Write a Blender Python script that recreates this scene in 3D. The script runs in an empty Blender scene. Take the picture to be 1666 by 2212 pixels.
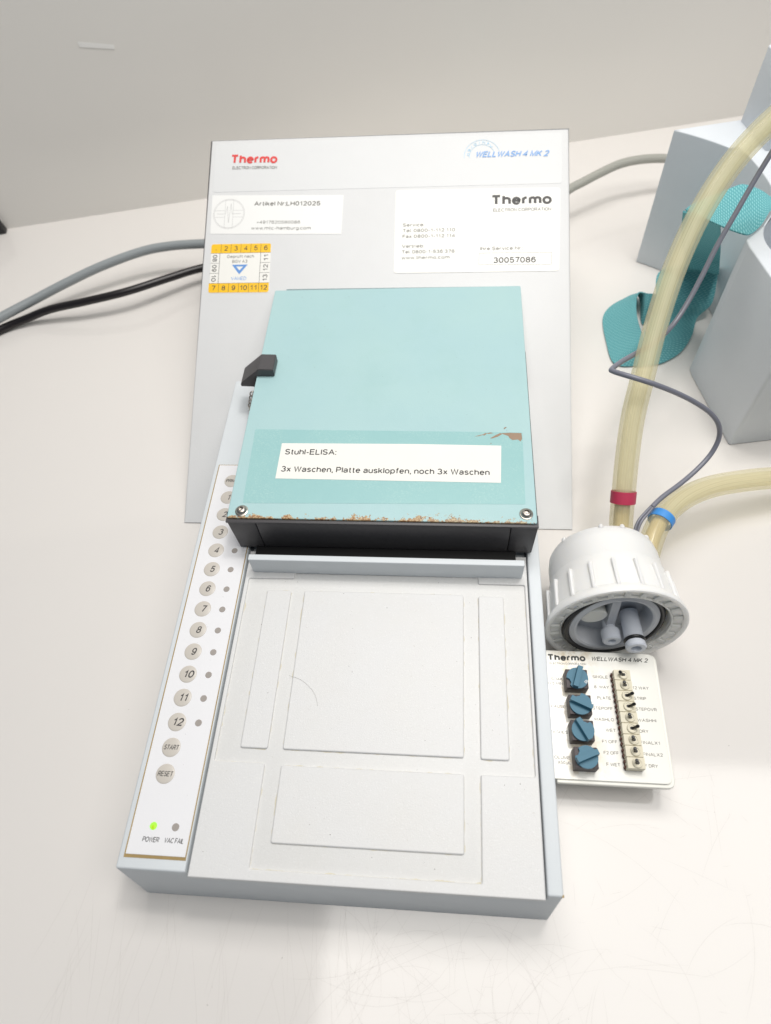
import bpy, bmesh, math, random
from math import radians as RAD, sin, cos, pi
from mathutils import Matrix, Vector, noise

S = 0.001  # everything below is written in millimetres
sc = bpy.context.scene
col = sc.collection
random.seed(11)

# ---------------------------------------------------------------- camera
cam_d = bpy.data.cameras.new('camera')
cam = bpy.data.objects.new('camera', cam_d)
col.objects.link(cam)
CR = ((0.99600452, -0.01636975, 0.08778967),
      (0.06133282, 0.83992528, -0.5392252),
      (-0.06490978, 0.54245512, 0.83757338))
m = Matrix(CR).to_4x4()
m.translation = Vector((146.35764515, -20.54374, 375.78577913)) * S
cam.matrix_world = m
cam_d.sensor_fit = 'HORIZONTAL'
cam_d.sensor_width = 36
cam_d.lens = 36 * 1445.54 / 1666
cam_d.clip_start = 0.01
cam_d.clip_end = 50
cam_d.dof.use_dof = True
cam_d.dof.focus_distance = 0.375
cam_d.dof.aperture_fstop = 11.5
sc.camera = cam

# ---------------------------------------------------------------- world, lamps, exposure
w = bpy.data.worlds.new('World'); sc.world = w; w.use_nodes = True
bg = w.node_tree.nodes['Background']
bg.inputs[0].default_value = (0.74, 0.86, 1.0, 1)
bg.inputs[1].default_value = 0.15

def area(name, loc, size, power, color, target=None):
    l = bpy.data.lights.new(name, 'AREA'); l.shape = 'RECTANGLE'
    l.size, l.size_y = size[0] * S, size[1] * S
    l.energy = power; l.color = color
    o = bpy.data.objects.new(name, l); col.objects.link(o)
    o.location = Vector(loc) * S
    if target:
        d = Vector(target) * S - o.location
        o.rotation_euler = d.to_track_quat('-Z', 'Y').to_euler()
    return o
area('ceiling_panel_lamp', (585, 60, 1300), (1350, 620), 9.0, (1.0, 0.965, 0.915))
area('rear_panel_lamp', (150, 470, 980), (560, 260), 4.1, (1.0, 0.97, 0.94), (110, 60, 0))
area('spot_lamp', (387, 455, 1300), (130, 130), 2.9, (1.0, 0.97, 0.93), (150, 50, 0))
sc.view_settings.view_transform = 'Standard'
sc.view_settings.look = 'None'
sc.view_settings.exposure = 0.10
sc.view_settings.gamma = 1.0

# ---------------------------------------------------------------- materials
def srgb(r, g, b):
    f = lambda c: (c / 255 / 12.92) if c <= 10 else ((c / 255 + 0.055) / 1.055) ** 2.4
    return (f(r), f(g), f(b), 1)

class NT:
    def __init__(s, name):
        s.m = bpy.data.materials.new(name); s.m.use_nodes = True
        s.t = s.m.node_tree; s.b = s.t.nodes['Principled BSDF']; s.out = s.t.nodes['Material Output']
    def n(s, typ, **kw):
        nd = s.t.nodes.new(typ)
        for k, v in kw.items():
            if k in ('inp',):
                for kk, vv in v.items(): nd.inputs[kk].default_value = vv
            else: setattr(nd, k, v)
        return nd
    def l(s, a, b): s.t.links.new(a, b)
    def co(s): return s.n('ShaderNodeTexCoord').outputs['Object']
    def noise(s, vec, scale, detail=3, rough=0.55):
        nd = s.n('ShaderNodeTexNoise', inp={'Scale': scale, 'Detail': detail, 'Roughness': rough}); s.l(vec, nd.inputs['Vector']); return nd.outputs['Fac']
    def ramp(s, fac, p0, p1, c0=(0, 0, 0, 1), c1=(1, 1, 1, 1)):
        nd = s.n('ShaderNodeValToRGB'); e = nd.color_ramp.elements
        e[0].position, e[1].position = p0, p1; e[0].color, e[1].color = c0, c1
        s.l(fac, nd.inputs[0]); return nd.outputs[0]
    def mix(s, fac, a, b):
        nd = s.n('ShaderNodeMix', data_type='RGBA')
        for sock, v in ((nd.inputs[0], fac), (nd.inputs[6], a), (nd.inputs[7], b)):
            if hasattr(v, 'is_output') or hasattr(v, 'links'): s.l(v, sock)
            else: sock.default_value = v
        return nd.outputs[2]
    def math(s, op, a, b=0.0):
        nd = s.n('ShaderNodeMath', operation=op)
        for i, v in enumerate((a, b)):
            if hasattr(v, 'links'): s.l(v, nd.inputs[i])
            else: nd.inputs[i].default_value = v
        return nd.outputs[0]
    def bump(s, h, strength, dist=0.0002):
        nd = s.n('ShaderNodeBump', inp={'Strength': strength, 'Distance': dist}); s.l(h, nd.inputs['Height']); s.l(nd.outputs[0], s.b.inputs['Normal'])

def simple(name, c, rough=0.45, metal=0.0, grain=0.0, gscale=2500, var=0.0, spec=0.5, specks=0.0):
    k = NT(name); k.b.inputs['Roughness'].default_value = rough
    k.b.inputs['Metallic'].default_value = metal
    k.b.inputs['Specular IOR Level'].default_value = spec
    v = k.co(); base = c
    if var:
        dark = tuple(x * (1 - var) for x in c[:3]) + (1,)
        base = k.mix(k.noise(v, 60, 4), c, dark)
    if specks:
        f = k.ramp(k.noise(v, 900, 2, 0.7), 0.70, 0.74)
        base = k.mix(k.math('MULTIPLY', f, specks), base, srgb(120, 110, 95))
    if base is c: k.b.inputs['Base Color'].default_value = c
    else: k.l(base, k.b.inputs['Base Color'])
    if grain: k.bump(k.noise(v, gscale, 2), grain)
    return k.m

M = {}
M['coat'] = simple('powder_coat_pale_blue', (0.715, 0.755, 0.78, 1), 0.5, grain=0.45, gscale=2200, var=0.04, specks=0.12)
M['coat_rear'] = simple('powder_coat_rear', (0.715, 0.72, 0.72, 1), 0.45, grain=0.35, gscale=1400, var=0.04, specks=0.08)
M['plate_pale'] = simple('name_plate_coat', (0.722, 0.73, 0.73, 1), 0.44, grain=0.2, gscale=1400, var=0.03)
M['film'] = simple('membrane_film', (0.85, 0.85, 0.87, 1), 0.3, grain=0.08, gscale=900, var=0.03, specks=0.05)
M['glue'] = simple('aged_adhesive', srgb(188, 160, 105), 0.7, var=0.5)
M['grime'] = simple('dried_residue', srgb(220, 213, 190), 0.8, var=0.15)
M['button'] = simple('button_print', srgb(206, 200, 191), 0.32, var=0.04)
M['lens'] = simple('led_window', srgb(165, 158, 152), 0.25)
M['ink'] = simple('dark_ink', srgb(62, 60, 60), 0.5)
M['ink_grey'] = simple('grey_ink', srgb(120, 118, 112), 0.5)
M['ink_faint'] = simple('faint_ink', srgb(205, 205, 203), 0.5)
M['ink_soft'] = simple('card_ink', srgb(112, 108, 102), 0.5)
M['ink_black'] = simple('black_ink', srgb(38, 40, 38), 0.5)
M['ink_red'] = simple('red_ink', srgb(222, 70, 66), 0.5)
M['ink_blue'] = simple('blue_ink', srgb(128, 172, 226), 0.5)
M['ink_cyan'] = simple('pale_cyan_ink', srgb(166, 212, 238), 0.5)
M['vblue'] = simple('vamed_blue_ink', srgb(100, 150, 215), 0.5)
M['white_label'] = simple('white_label', (0.86, 0.86, 0.84, 1), 0.45, var=0.02)
M['cream_label'] = simple('cream_label', (0.87, 0.86, 0.81, 1), 0.4, var=0.02)
M['paper'] = simple('paper', (0.86, 0.85, 0.80, 1), 0.75, var=0.03)
M['yellow'] = simple('yellow_print', srgb(252, 198, 14), 0.45, var=0.06)
M['black'] = simple('black_moulding', srgb(78, 76, 78), 0.45, grain=0.25, gscale=1500, var=0.2, specks=0.25)
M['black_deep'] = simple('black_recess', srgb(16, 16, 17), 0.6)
M['black_rubber'] = simple('black_rubber', srgb(30, 30, 32), 0.35)
M['plate_grey'] = simple('hinge_grey', srgb(140, 160, 165), 0.4, metal=0.3)
M['steel'] = simple('steel', srgb(190, 184, 176), 0.33, metal=1.0)
M['gap'] = simple('slot_shadow_grey', srgb(95, 100, 105), 0.6)
M['cap_white'] = simple('white_polypropylene', (0.89, 0.885, 0.86, 1), 0.38, grain=0.03, gscale=500, var=0.02)
M['cap_inner'] = simple('cap_thread_grey', srgb(238, 238, 230), 0.35, var=0.06)
M['insert'] = simple('insert_grey', srgb(202, 205, 210), 0.4, var=0.08)
M['fitting'] = simple('fitting_pale', srgb(212, 217, 226), 0.3, var=0.04)
M['red_ring'] = simple('red_ring', srgb(196, 62, 92), 0.45, var=0.1)
M['blue_ring'] = simple('blue_ring', srgb(70, 150, 226), 0.45, var=0.08)
M['cable_grey'] = simple('cable_grey', srgb(150, 156, 158), 0.42, var=0.05)
M['cable_grey2'] = simple('cable_warm_grey', srgb(168, 168, 160), 0.42, var=0.05)
M['cable_dark'] = simple('cable_slate', srgb(122, 124, 136), 0.32, var=0.06)
M['cable_black'] = simple('cable_black', srgb(28, 24, 26), 0.35)
M['drawer'] = simple('drawer_white', (0.87, 0.86, 0.79, 1), 0.4, var=0.02)
M['switch_cream'] = simple('switch_cream', srgb(226, 219, 196), 0.45, var=0.06)
M['switch_dark'] = simple('rotary_body', srgb(70, 60, 62), 0.5, var=0.3, grain=0.3, gscale=900)
M['dial'] = simple('dial_petrol', srgb(60, 118, 142), 0.5, var=0.12, grain=0.1)
M['brown'] = simple('phenolic_brown', srgb(98, 52, 40), 0.6, var=0.4)
M['station'] = simple('station_coat', (0.72, 0.76, 0.80, 1), 0.5, grain=0.4, gscale=1300, var=0.05)
M['tape'] = simple('tape_pale', (0.95, 0.94, 0.91, 1), 0.6)  # pale colour painted for a bright reflection on the back wall
M['fleck'] = simple('dust_fleck', srgb(96, 88, 78), 0.9)

# tray with dirt gathering in the recess
for kk_ in ('cap_white', 'cap_inner'):
    bs = M[kk_].node_tree.nodes['Principled BSDF']; bs.inputs['Subsurface Weight'].default_value = 0.6; bs.inputs['Subsurface Scale'].default_value = 0.006; bs.inputs['Subsurface Radius'].default_value = (1.0, 0.95, 0.85)
def tray_mat(name, c, stain, lines=False):
    k = NT(name); v = k.co(); k.b.inputs['Roughness'].default_value = 0.42
    a = k.noise(v, 26, 5, 0.6); b = k.noise(v, 420, 3, 0.7)
    f = k.math('MULTIPLY', k.ramp(a, 0.42, 0.72), stain)
    colr = k.mix(f, c, srgb(214, 200, 165))
    f2 = k.math('MULTIPLY', k.ramp(b, 0.70, 0.76), 0.28)
    if lines:
        sep = k.n('ShaderNodeSeparateXYZ'); k.l(v, sep.inputs[0]); acc = None
        for ax, vals in (('X', (37.0, 62.3, 68.6, 158.2, 164.9, 179.7, 190.2)), ('Y', (3.6, 13.4, 48.0, 55.0, 142.0, 147.8))):
            for q_ in vals:
                t_ = k.math('SUBTRACT', 1.0, k.math('MULTIPLY', k.math('ABSOLUTE', k.math('SUBTRACT', sep.outputs[ax], q_ * S)), 1300.0))
                t_ = k.math('MAXIMUM', t_, 0.0); acc = t_ if acc is None else k.math('MAXIMUM', acc, t_)
        g_ = k.math('MULTIPLY', k.math('MULTIPLY', acc, k.ramp(k.noise(v, 60, 5, 0.7), 0.42, 0.66)), 0.34)
        colr = k.mix(g_, colr, srgb(196, 176, 128))
    colr = k.mix(f2, colr, srgb(150, 138, 118))
    colr = k.mix(k.math('MULTIPLY', k.ramp(k.noise(v, 1100, 2, 0.6), 0.60, 0.70), 0.35), colr, (0.86, 0.86, 0.86, 1))
    colr = k.mix(k.math('MULTIPLY', k.ramp(k.noise(v, 800, 2, 0.6), 0.60, 0.70), 0.15), colr, (0.55, 0.55, 0.55, 1))
    k.l(colr, k.b.inputs['Base Color'])
    k.bump(k.noise(v, 2200, 2), 0.45)
    return k.m
M['tray'] = tray_mat('tray_coat', (0.712, 0.714, 0.712, 1), 0.06)
M['tray_floor'] = tray_mat('tray_recess_coat', (0.735, 0.735, 0.725, 1), 0.05)

# teal cover with rusty front edge
def teal_mat():
    k = NT('teal_enamel'); v = k.co(); k.b.inputs['Roughness'].default_value = 0.4
    base = k.mix(k.noise(v, 14, 3), srgb(166, 200, 206), srgb(174, 206, 204))
    sep = k.n('ShaderNodeSeparateXYZ'); k.l(v, sep.inputs[0])
    # height of the rust fringe above the front edge varies along x
    rag = k.noise(v, 130, 6, 0.75); big = k.noise(v, 34, 3)
    dist = k.math('SUBTRACT', sep.outputs['Y'], 170.0 * S)
    lim = k.math('ADD', k.math('MULTIPLY', k.math('MULTIPLY', k.math('SUBTRACT', rag, 0.47), k.math('SUBTRACT', big, 0.22)), 0.085), 0.0003)
    msk = k.ramp(k.math('MULTIPLY', k.math('SUBTRACT', lim, dist), 900.0), 0.2, 0.5)
    rust = k.mix(k.ramp(k.noise(v, 900, 4, 0.7), 0.4, 0.6), srgb(206, 184, 140), srgb(132, 76, 40))
    base = k.mix(msk, base, rust)
    f = k.math('MULTIPLY', k.ramp(k.noise(v, 330, 2, 0.8), 0.73, 0.76), 0.35)
    base = k.mix(f, base, srgb(100, 120, 120))
    k.l(k.ramp(k.noise(v, 38, 5, 0.65), 0.3, 0.7, (0.28,) * 3 + (1,), (0.5,) * 3 + (1,)), k.b.inputs['Roughness'])
    sm_ = k.math('MULTIPLY', k.ramp(k.noise(v, 22, 6, 0.7), 0.5, 0.75), 0.22)
    base = k.mix(sm_, base, srgb(150, 190, 186))
    k.l(base, k.b.inputs['Base Color']); k.bump(k.noise(v, 1300, 2), 0.3)
    return k.m
M['teal'] = teal_mat()
def film_mat():
    k = NT('clear_tape_over_teal'); v = k.co(); k.b.inputs['Roughness'].default_value = 0.3
    base = k.mix(k.noise(v, 22, 3), srgb(148, 192, 194), srgb(158, 201, 199))
    f = k.math('MULTIPLY', k.ramp(k.noise(v, 1100, 5, 0.8), 0.52, 0.66), k.math('MULTIPLY', k.ramp(k.noise(v, 40, 3), 0.42, 0.58), 0.75))
    base = k.mix(f, base, srgb(182, 214, 210))
    k.l(base, k.b.inputs['Base Color']); k.bump(k.noise(v, 260, 3), 0.3)
    return k.m
M['tape_film'] = film_mat()
M['rust'] = simple('bare_rust', srgb(172, 146, 124), 0.75, var=0.35)

def card_mat():
    k = NT('drawer_face'); v = k.co(); k.b.inputs['Roughness'].default_value = 0.22
    sep = k.n('ShaderNodeSeparateXYZ'); k.l(v, sep.inputs[0])
    near = k.math('SUBTRACT', 1.0, k.math('MULTIPLY', k.math('ABSOLUTE', k.math('SUBTRACT', sep.outputs['X'], 0.217)), 70.0))
    near = k.math('MAXIMUM', near, 0.0)
    n = k.ramp(k.noise(v, 110, 6, 0.7), 0.42, 0.72)
    c = k.mix(k.math('MINIMUM', k.math('MULTIPLY', k.math('MULTIPLY', n, near), 1.3), 0.75), (0.87, 0.86, 0.80, 1), srgb(190, 165, 115))
    k.l(c, k.b.inputs['Base Color']); return k.m
M['card'] = card_mat()

def table_mat():
    k = NT('white_table_laminate'); v = k.co()
    k.b.inputs['Specular IOR Level'].default_value = 0.66
    a = k.noise(v, 5, 4); base = k.mix(a, (0.80, 0.768, 0.732, 1), (0.775, 0.747, 0.718, 1))
    k.l(base, k.b.inputs['Base Color'])
    k.l(k.ramp(k.noise(v, 9, 3), 0.3, 0.7, (0.06,) * 3 + (1,), (0.10,) * 3 + (1,)), k.b.inputs['Roughness'])
    k.bump(k.noise(v, 600, 3), 0.04)
    return k.m
M['table'] = table_mat()
M['scratch'] = simple('scratch_dull', srgb(200, 195, 190), 0.45)
def wall_mat():
    k = NT('grey_gloss_wall'); v = k.co(); k.b.inputs['Roughness'].default_value = 0.22
    base = k.mix(k.noise(v, 2.2, 3), (0.88, 0.855, 0.805, 1), (0.85, 0.825, 0.78, 1))
    k.l(base, k.b.inputs['Base Color']); return k.m
M['wall'] = wall_mat()

def tube_mat(name, c, op=0.42):
    k = NT(name); k.b.inputs['Base Color'].default_value = c
    k.b.inputs['Roughness'].default_value = 0.14
    mp = k.n('ShaderNodeMapping', inp={'Scale': (34.0, 0.6, 1.0)}); k.l(k.n('ShaderNodeTexCoord').outputs['UV'], mp.inputs[0])
    stk_ = k.ramp(k.noise(mp.outputs[0], 1.0, 3, 0.7), 0.35, 0.65)
    cc = k.mix(stk_, c, tuple(min(1, x * 1.12 + .02) for x in c[:3]) + (1,)); k.l(cc, k.b.inputs['Base Color'])
    opn = k.math('ADD', k.math('MULTIPLY', stk_, -.16), op + .08)
    tl = k.n('ShaderNodeBsdfTranslucent', inp={'Color': c}); tp_ = k.n('ShaderNodeBsdfTransparent', inp={'Color': (0.985, 0.965, 0.875, 1)})
    m1 = k.n('ShaderNodeMixShader', inp={0: 0.42}); k.l(k.b.outputs[0], m1.inputs[1]); k.l(tl.outputs[0], m1.inputs[2])
    m2 = k.n('ShaderNodeMixShader', inp={0: op}); k.l(tp_.outputs[0], m2.inputs[1]); k.l(m1.outputs[0], m2.inputs[2]); k.l(opn, m2.inputs[0])
    k.l(m2.outputs[0], k.out.inputs['Surface']); return k.m
M['tube'] = tube_mat('amber_pvc', (0.85, 0.82, 0.66, 1), 0.34)
M['spigot'] = simple('hose_spigot', srgb(214, 196, 150), 0.35)

def strap_mat():
    k = NT('woven_elastic'); uv = k.n('ShaderNodeTexCoord').outputs['UV']
    k.b.inputs['Roughness'].default_value = 0.85
    w1 = k.n('ShaderNodeTexWave', wave_type='BANDS', bands_direction='DIAGONAL', inp={'Scale': 290.0, 'Distortion': 1.5, 'Detail': 1.0}); k.l(uv, w1.inputs['Vector'])
    w2 = k.n('ShaderNodeTexWave', wave_type='BANDS', bands_direction='X', inp={'Scale': 235.0, 'Distortion': 1.0, 'Detail': 1.0}); k.l(uv, w2.inputs['Vector'])
    f = k.math('MULTIPLY', w1.outputs['Fac'], w2.outputs['Fac'])
    nz = k.noise(k.co(), 160, 4)
    c = k.mix(f, srgb(84, 160, 168), srgb(158, 214, 216))
    c = k.mix(k.math('MULTIPLY', nz, 0.4), c, srgb(108, 182, 186))
    k.l(c, k.b.inputs['Base Color']); k.bump(f, 0.6, 0.0002)
    return k.m
M['strap'] = strap_mat()
def glow_mat():
    k = NT('green_led'); v = k.co()
    k.b.inputs['Base Color'].default_value = srgb(150, 205, 80)
    k.b.inputs['Emission Color'].default_value = srgb(150, 240, 30)
    k.b.inputs['Emission Strength'].default_value = 0.55; k.b.inputs['Roughness'].default_value = 0.3
    return k.m
M['green'] = glow_mat()
M['green_core'] = simple('green_core', srgb(190, 235, 40), 0.3)

# ---------------------------------------------------------------- object helpers
def smooth(me, ang=32):
    me.polygons.foreach_set('use_smooth', [True] * len(me.polygons))
    me.set_sharp_from_angle(angle=RAD(ang))

def link(name, me, mat, parent=None, sm=True):
    o = bpy.data.objects.new(name, me); col.objects.link(o)
    if mat and not me.materials: me.materials.append(M[mat])
    if sm and len(me.polygons): smooth(me)
    if parent is not None: attach(o, parent)
    return o
def world_loc(p):
    v = Vector((0, 0, 0)); q = p
    while q is not None: v += q.location + q.matrix_parent_inverse.translation; q = q.parent
    return v
def attach(o, parent):
    o.parent = parent
    o.matrix_parent_inverse = Matrix.Translation(-world_loc(parent))
def tag(o, label=None, cat=None, group=None, kind=None):
    for k_, v_ in (('label', label), ('category', cat), ('group', group), ('kind', kind)):
        if v_: o[k_] = v_
    return o
def thing(name, loc, label, cat, group=None):
    o = bpy.data.objects.new(name, None); col.objects.link(o); o.location = Vector(loc) * S
    o.empty_display_size = 0.02
    return tag(o, label, cat, group)
def copy_obj(o, parent=None, delta=(0, 0, 0)):
    c = o.copy(); col.objects.link(c); c.location = o.location + Vector(delta) * S
    if parent is not None: c.parent = parent
    return c
def from_bm(bm):
    me = bpy.data.meshes.new('mesh'); bmesh.ops.recalc_face_normals(bm, faces=bm.faces[:]); bm.to_mesh(me); bm.free(); return me

def rounded(pts, r, seg=5):
    """round the corners of a polygon; r a number or one per corner"""
    n = len(pts); rs = r if isinstance(r, (list, tuple)) else [r] * n; out = []
    for i in range(n):
        p = Vector(pts[i]); a = Vector(pts[i - 1]) - p; b = Vector(pts[(i + 1) % n]) - p
        rr = rs[i]
        if rr <= 0: out.append(tuple(p)); continue
        la, lb = a.length, b.length; a.normalize(); b.normalize()
        ang = a.angle(b); t = min(rr / math.tan(ang / 2), la * .49, lb * .49)
        p0, p1 = p + a * t, p + b * t
        for k in range(seg + 1):
            s = k / seg
            out.append(tuple((1 - s) ** 2 * p0 + 2 * s * (1 - s) * p + s * s * p1))
    return out
def rect(x0, x1, y0, y1, r=0.0, seg=5):
    p = [(x0, y0), (x1, y0), (x1, y1), (x0, y1)]
    return rounded(p, r, seg) if r else p

def plate(outlines, z0, z1, bev=0.2, mtx=None, bres=2):
    """solid plate from flat outlines (first outer, rest holes)"""
    cu = bpy.data.curves.new('c', 'CURVE'); cu.dimensions = '2D'; cu.fill_mode = 'BOTH'
    h = (z1 - z0) / 2; bev = min(bev, h * .95)
    cu.extrude = (h - bev) * S; cu.bevel_depth = bev * S; cu.bevel_resolution = bres; cu.offset = -bev * S
    for ol in outlines:
        sp = cu.splines.new('POLY'); sp.points.add(len(ol) - 1)
        for i, (x, y) in enumerate(ol): sp.points[i].co = (x * S, y * S, 0, 1)
        sp.use_cyclic_u = True
    o = bpy.data.objects.new('c', cu); col.objects.link(o)
    dg = bpy.context.evaluated_depsgraph_get(); dg.update()
    me = bpy.data.meshes.new_from_object(o.evaluated_get(dg))
    bpy.data.objects.remove(o); bpy.data.curves.remove(cu)
    me.transform(Matrix.Translation((0, 0, (z0 + z1) / 2 * S)))
    if mtx is not None: me.transform(mtx)
    me.materials.clear()
    return me

def box_bm(bm, x0, x1, y0, y1, z0, z1, mtx=None):
    vs = [bm.verts.new((x * S, y * S, z * S)) for x in (x0, x1) for y in (y0, y1) for z in (z0, z1)]
    for f in ((0, 1, 3, 2), (4, 6, 7, 5), (0, 4, 5, 1), (2, 3, 7, 6), (0, 2, 6, 4), (1, 5, 7, 3)):
        bm.faces.new([vs[i] for i in f])
    if mtx is not None: bmesh.ops.transform(bm, matrix=mtx, verts=vs)
    return vs
def bevel_all(bm, wdt, seg=2):
    bmesh.ops.bevel(bm, geom=bm.edges[:], offset=wdt * S, segments=seg, profile=0.6, affect='EDGES', clamp_overlap=True)
def boxm(x0, x1, y0, y1, z0, z1, bev=0.3, seg=2, mtx=None):
    bm = bmesh.new(); box_bm(bm, x0, x1, y0, y1, z0, z1)
    if bev: bevel_all(bm, bev, seg)
    if mtx is not None: bmesh.ops.transform(bm, matrix=mtx, verts=bm.verts[:])
    return from_bm(bm)
def lathe_bm(bm, prof, seg=48, mtx=None, close=False):
    """profile [(radius, z)] about z"""
    rings = []; new = []
    for r, z in prof:
        if r < 1e-6: v = bm.verts.new((0, 0, z * S)); rings.append([v] * seg); new.append(v)
        else:
            ring = [bm.verts.new((r * S * cos(2 * pi * i / seg), r * S * sin(2 * pi * i / seg), z * S)) for i in range(seg)]
            rings.append(ring); new += ring
    pairs = list(zip(rings[:-1], rings[1:]))
    if close: pairs.append((rings[-1], rings[0]))
    for a, b in pairs:
        for i in range(seg):
            j = (i + 1) % seg; q = []
            for v in (a[i], a[j], b[j], b[i]):
                if v not in q: q.append(v)
            if len(q) >= 3:
                try: bm.faces.new(q)
                except ValueError: pass
    if mtx is not None: bmesh.ops.transform(bm, matrix=mtx, verts=new)
def lathe(prof, seg=48, mtx=None, close=False):
    bm = bmesh.new(); lathe_bm(bm, prof, seg, mtx, close); return from_bm(bm)

def spline(pts, sub=8):
    P = [Vector(p) for p in pts]; out = []
    for i in range(len(P) - 1):
        p0 = P[max(i - 1, 0)]; p1 = P[i]; p2 = P[i + 1]; p3 = P[min(i + 2, len(P) - 1)]
        for k in range(sub):
            t = k / sub
            out.append(0.5 * ((2 * p1) + (p2 - p0) * t + (2 * p0 - 5 * p1 + 4 * p2 - p3) * t * t + (3 * p1 - p0 - 3 * p2 + p3) * t ** 3))
    out.append(P[-1]); return out
def sweep_bm(bm, path, r, seg=20, cap=True, rfun=None):
    n = len(path); T = [(path[min(i + 1, n - 1)] - path[max(i - 1, 0)]).normalized() for i in range(n)]
    up = Vector((0, 0, 1)); N = (up - T[0] * up.dot(T[0]))
    if N.length < 0.1: N = Vector((1, 0, 0)) - T[0] * T[0].x
    N.normalize(); rings = []
    for i in range(n):
        N = (N - T[i] * N.dot(T[i])).normalized(); B = T[i].cross(N); rr = rfun(i / (n - 1)) if rfun else r
        rings.append([bm.verts.new((path[i] + (N * cos(2 * pi * k / seg) + B * sin(2 * pi * k / seg)) * rr) * S) for k in range(seg)])
    for a, b in zip(rings[:-1], rings[1:]):
        for k in range(seg): bm.faces.new((a[k], a[(k + 1) % seg], b[(k + 1) % seg], b[k]))
    if cap: bm.faces.new(rings[0][::-1]); bm.faces.new(rings[-1])
    return rings
def sweep(pts, r, seg=20, sub=8):
    bm = bmesh.new(); sweep_bm(bm, spline(pts, sub), r, seg); return from_bm(bm)
def pipe(pts, ro, ri, seg=28, sub=8):
    bm = bmesh.new(); p = spline(pts, sub)
    a = sweep_bm(bm, p, ro, seg, cap=False); b = sweep_bm(bm, p, ri, seg, cap=False)
    for i in (0, -1):
        for k in range(seg): bm.faces.new((a[i][k], a[i][(k + 1) % seg], b[i][(k + 1) % seg], b[i][k]))
    where = {}
    for rings in (a, b):
        for i, rg in enumerate(rings):
            for k, v in enumerate(rg): where[v] = (k, i)
    uvl = bm.loops.layers.uv.new('UVMap')
    for f in bm.faces:
        ks = [where[lp.vert][0] for lp in f.loops]; wrap = max(ks) - min(ks) > seg // 2
        for lp in f.loops:
            k, i = where[lp.vert]; k = k + seg if (wrap and k < seg // 2) else k
            lp[uvl].uv = (k / seg, i / len(a))
    return from_bm(bm)
def ribbon(secs, thick=1.3, sub=6):
    A = spline([s[0] for s in secs], sub); B = spline([s[1] for s in secs], sub)
    bm = bmesh.new(); uvl = bm.loops.layers.uv.new('UVMap'); nw = 6; grid = []; L = [0.0]
    for i in range(1, len(A)): L.append(L[-1] + ((A[i] + B[i]) / 2 - (A[i - 1] + B[i - 1]) / 2).length)
    for i in range(len(A)): grid.append([bm.verts.new(A[i].lerp(B[i], k / nw) * S) for k in range(nw + 1)])
    for i in range(len(A) - 1):
        for k in range(nw):
            f = bm.faces.new((grid[i][k], grid[i][k + 1], grid[i + 1][k + 1], grid[i + 1][k]))
            for lp, (ii, kk) in zip(f.loops, ((i, k), (i, k + 1), (i + 1, k + 1), (i + 1, k))):
                lp[uvl].uv = (L[ii] * S, kk / nw * 0.025)
    me = from_bm(bm); return me

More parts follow.
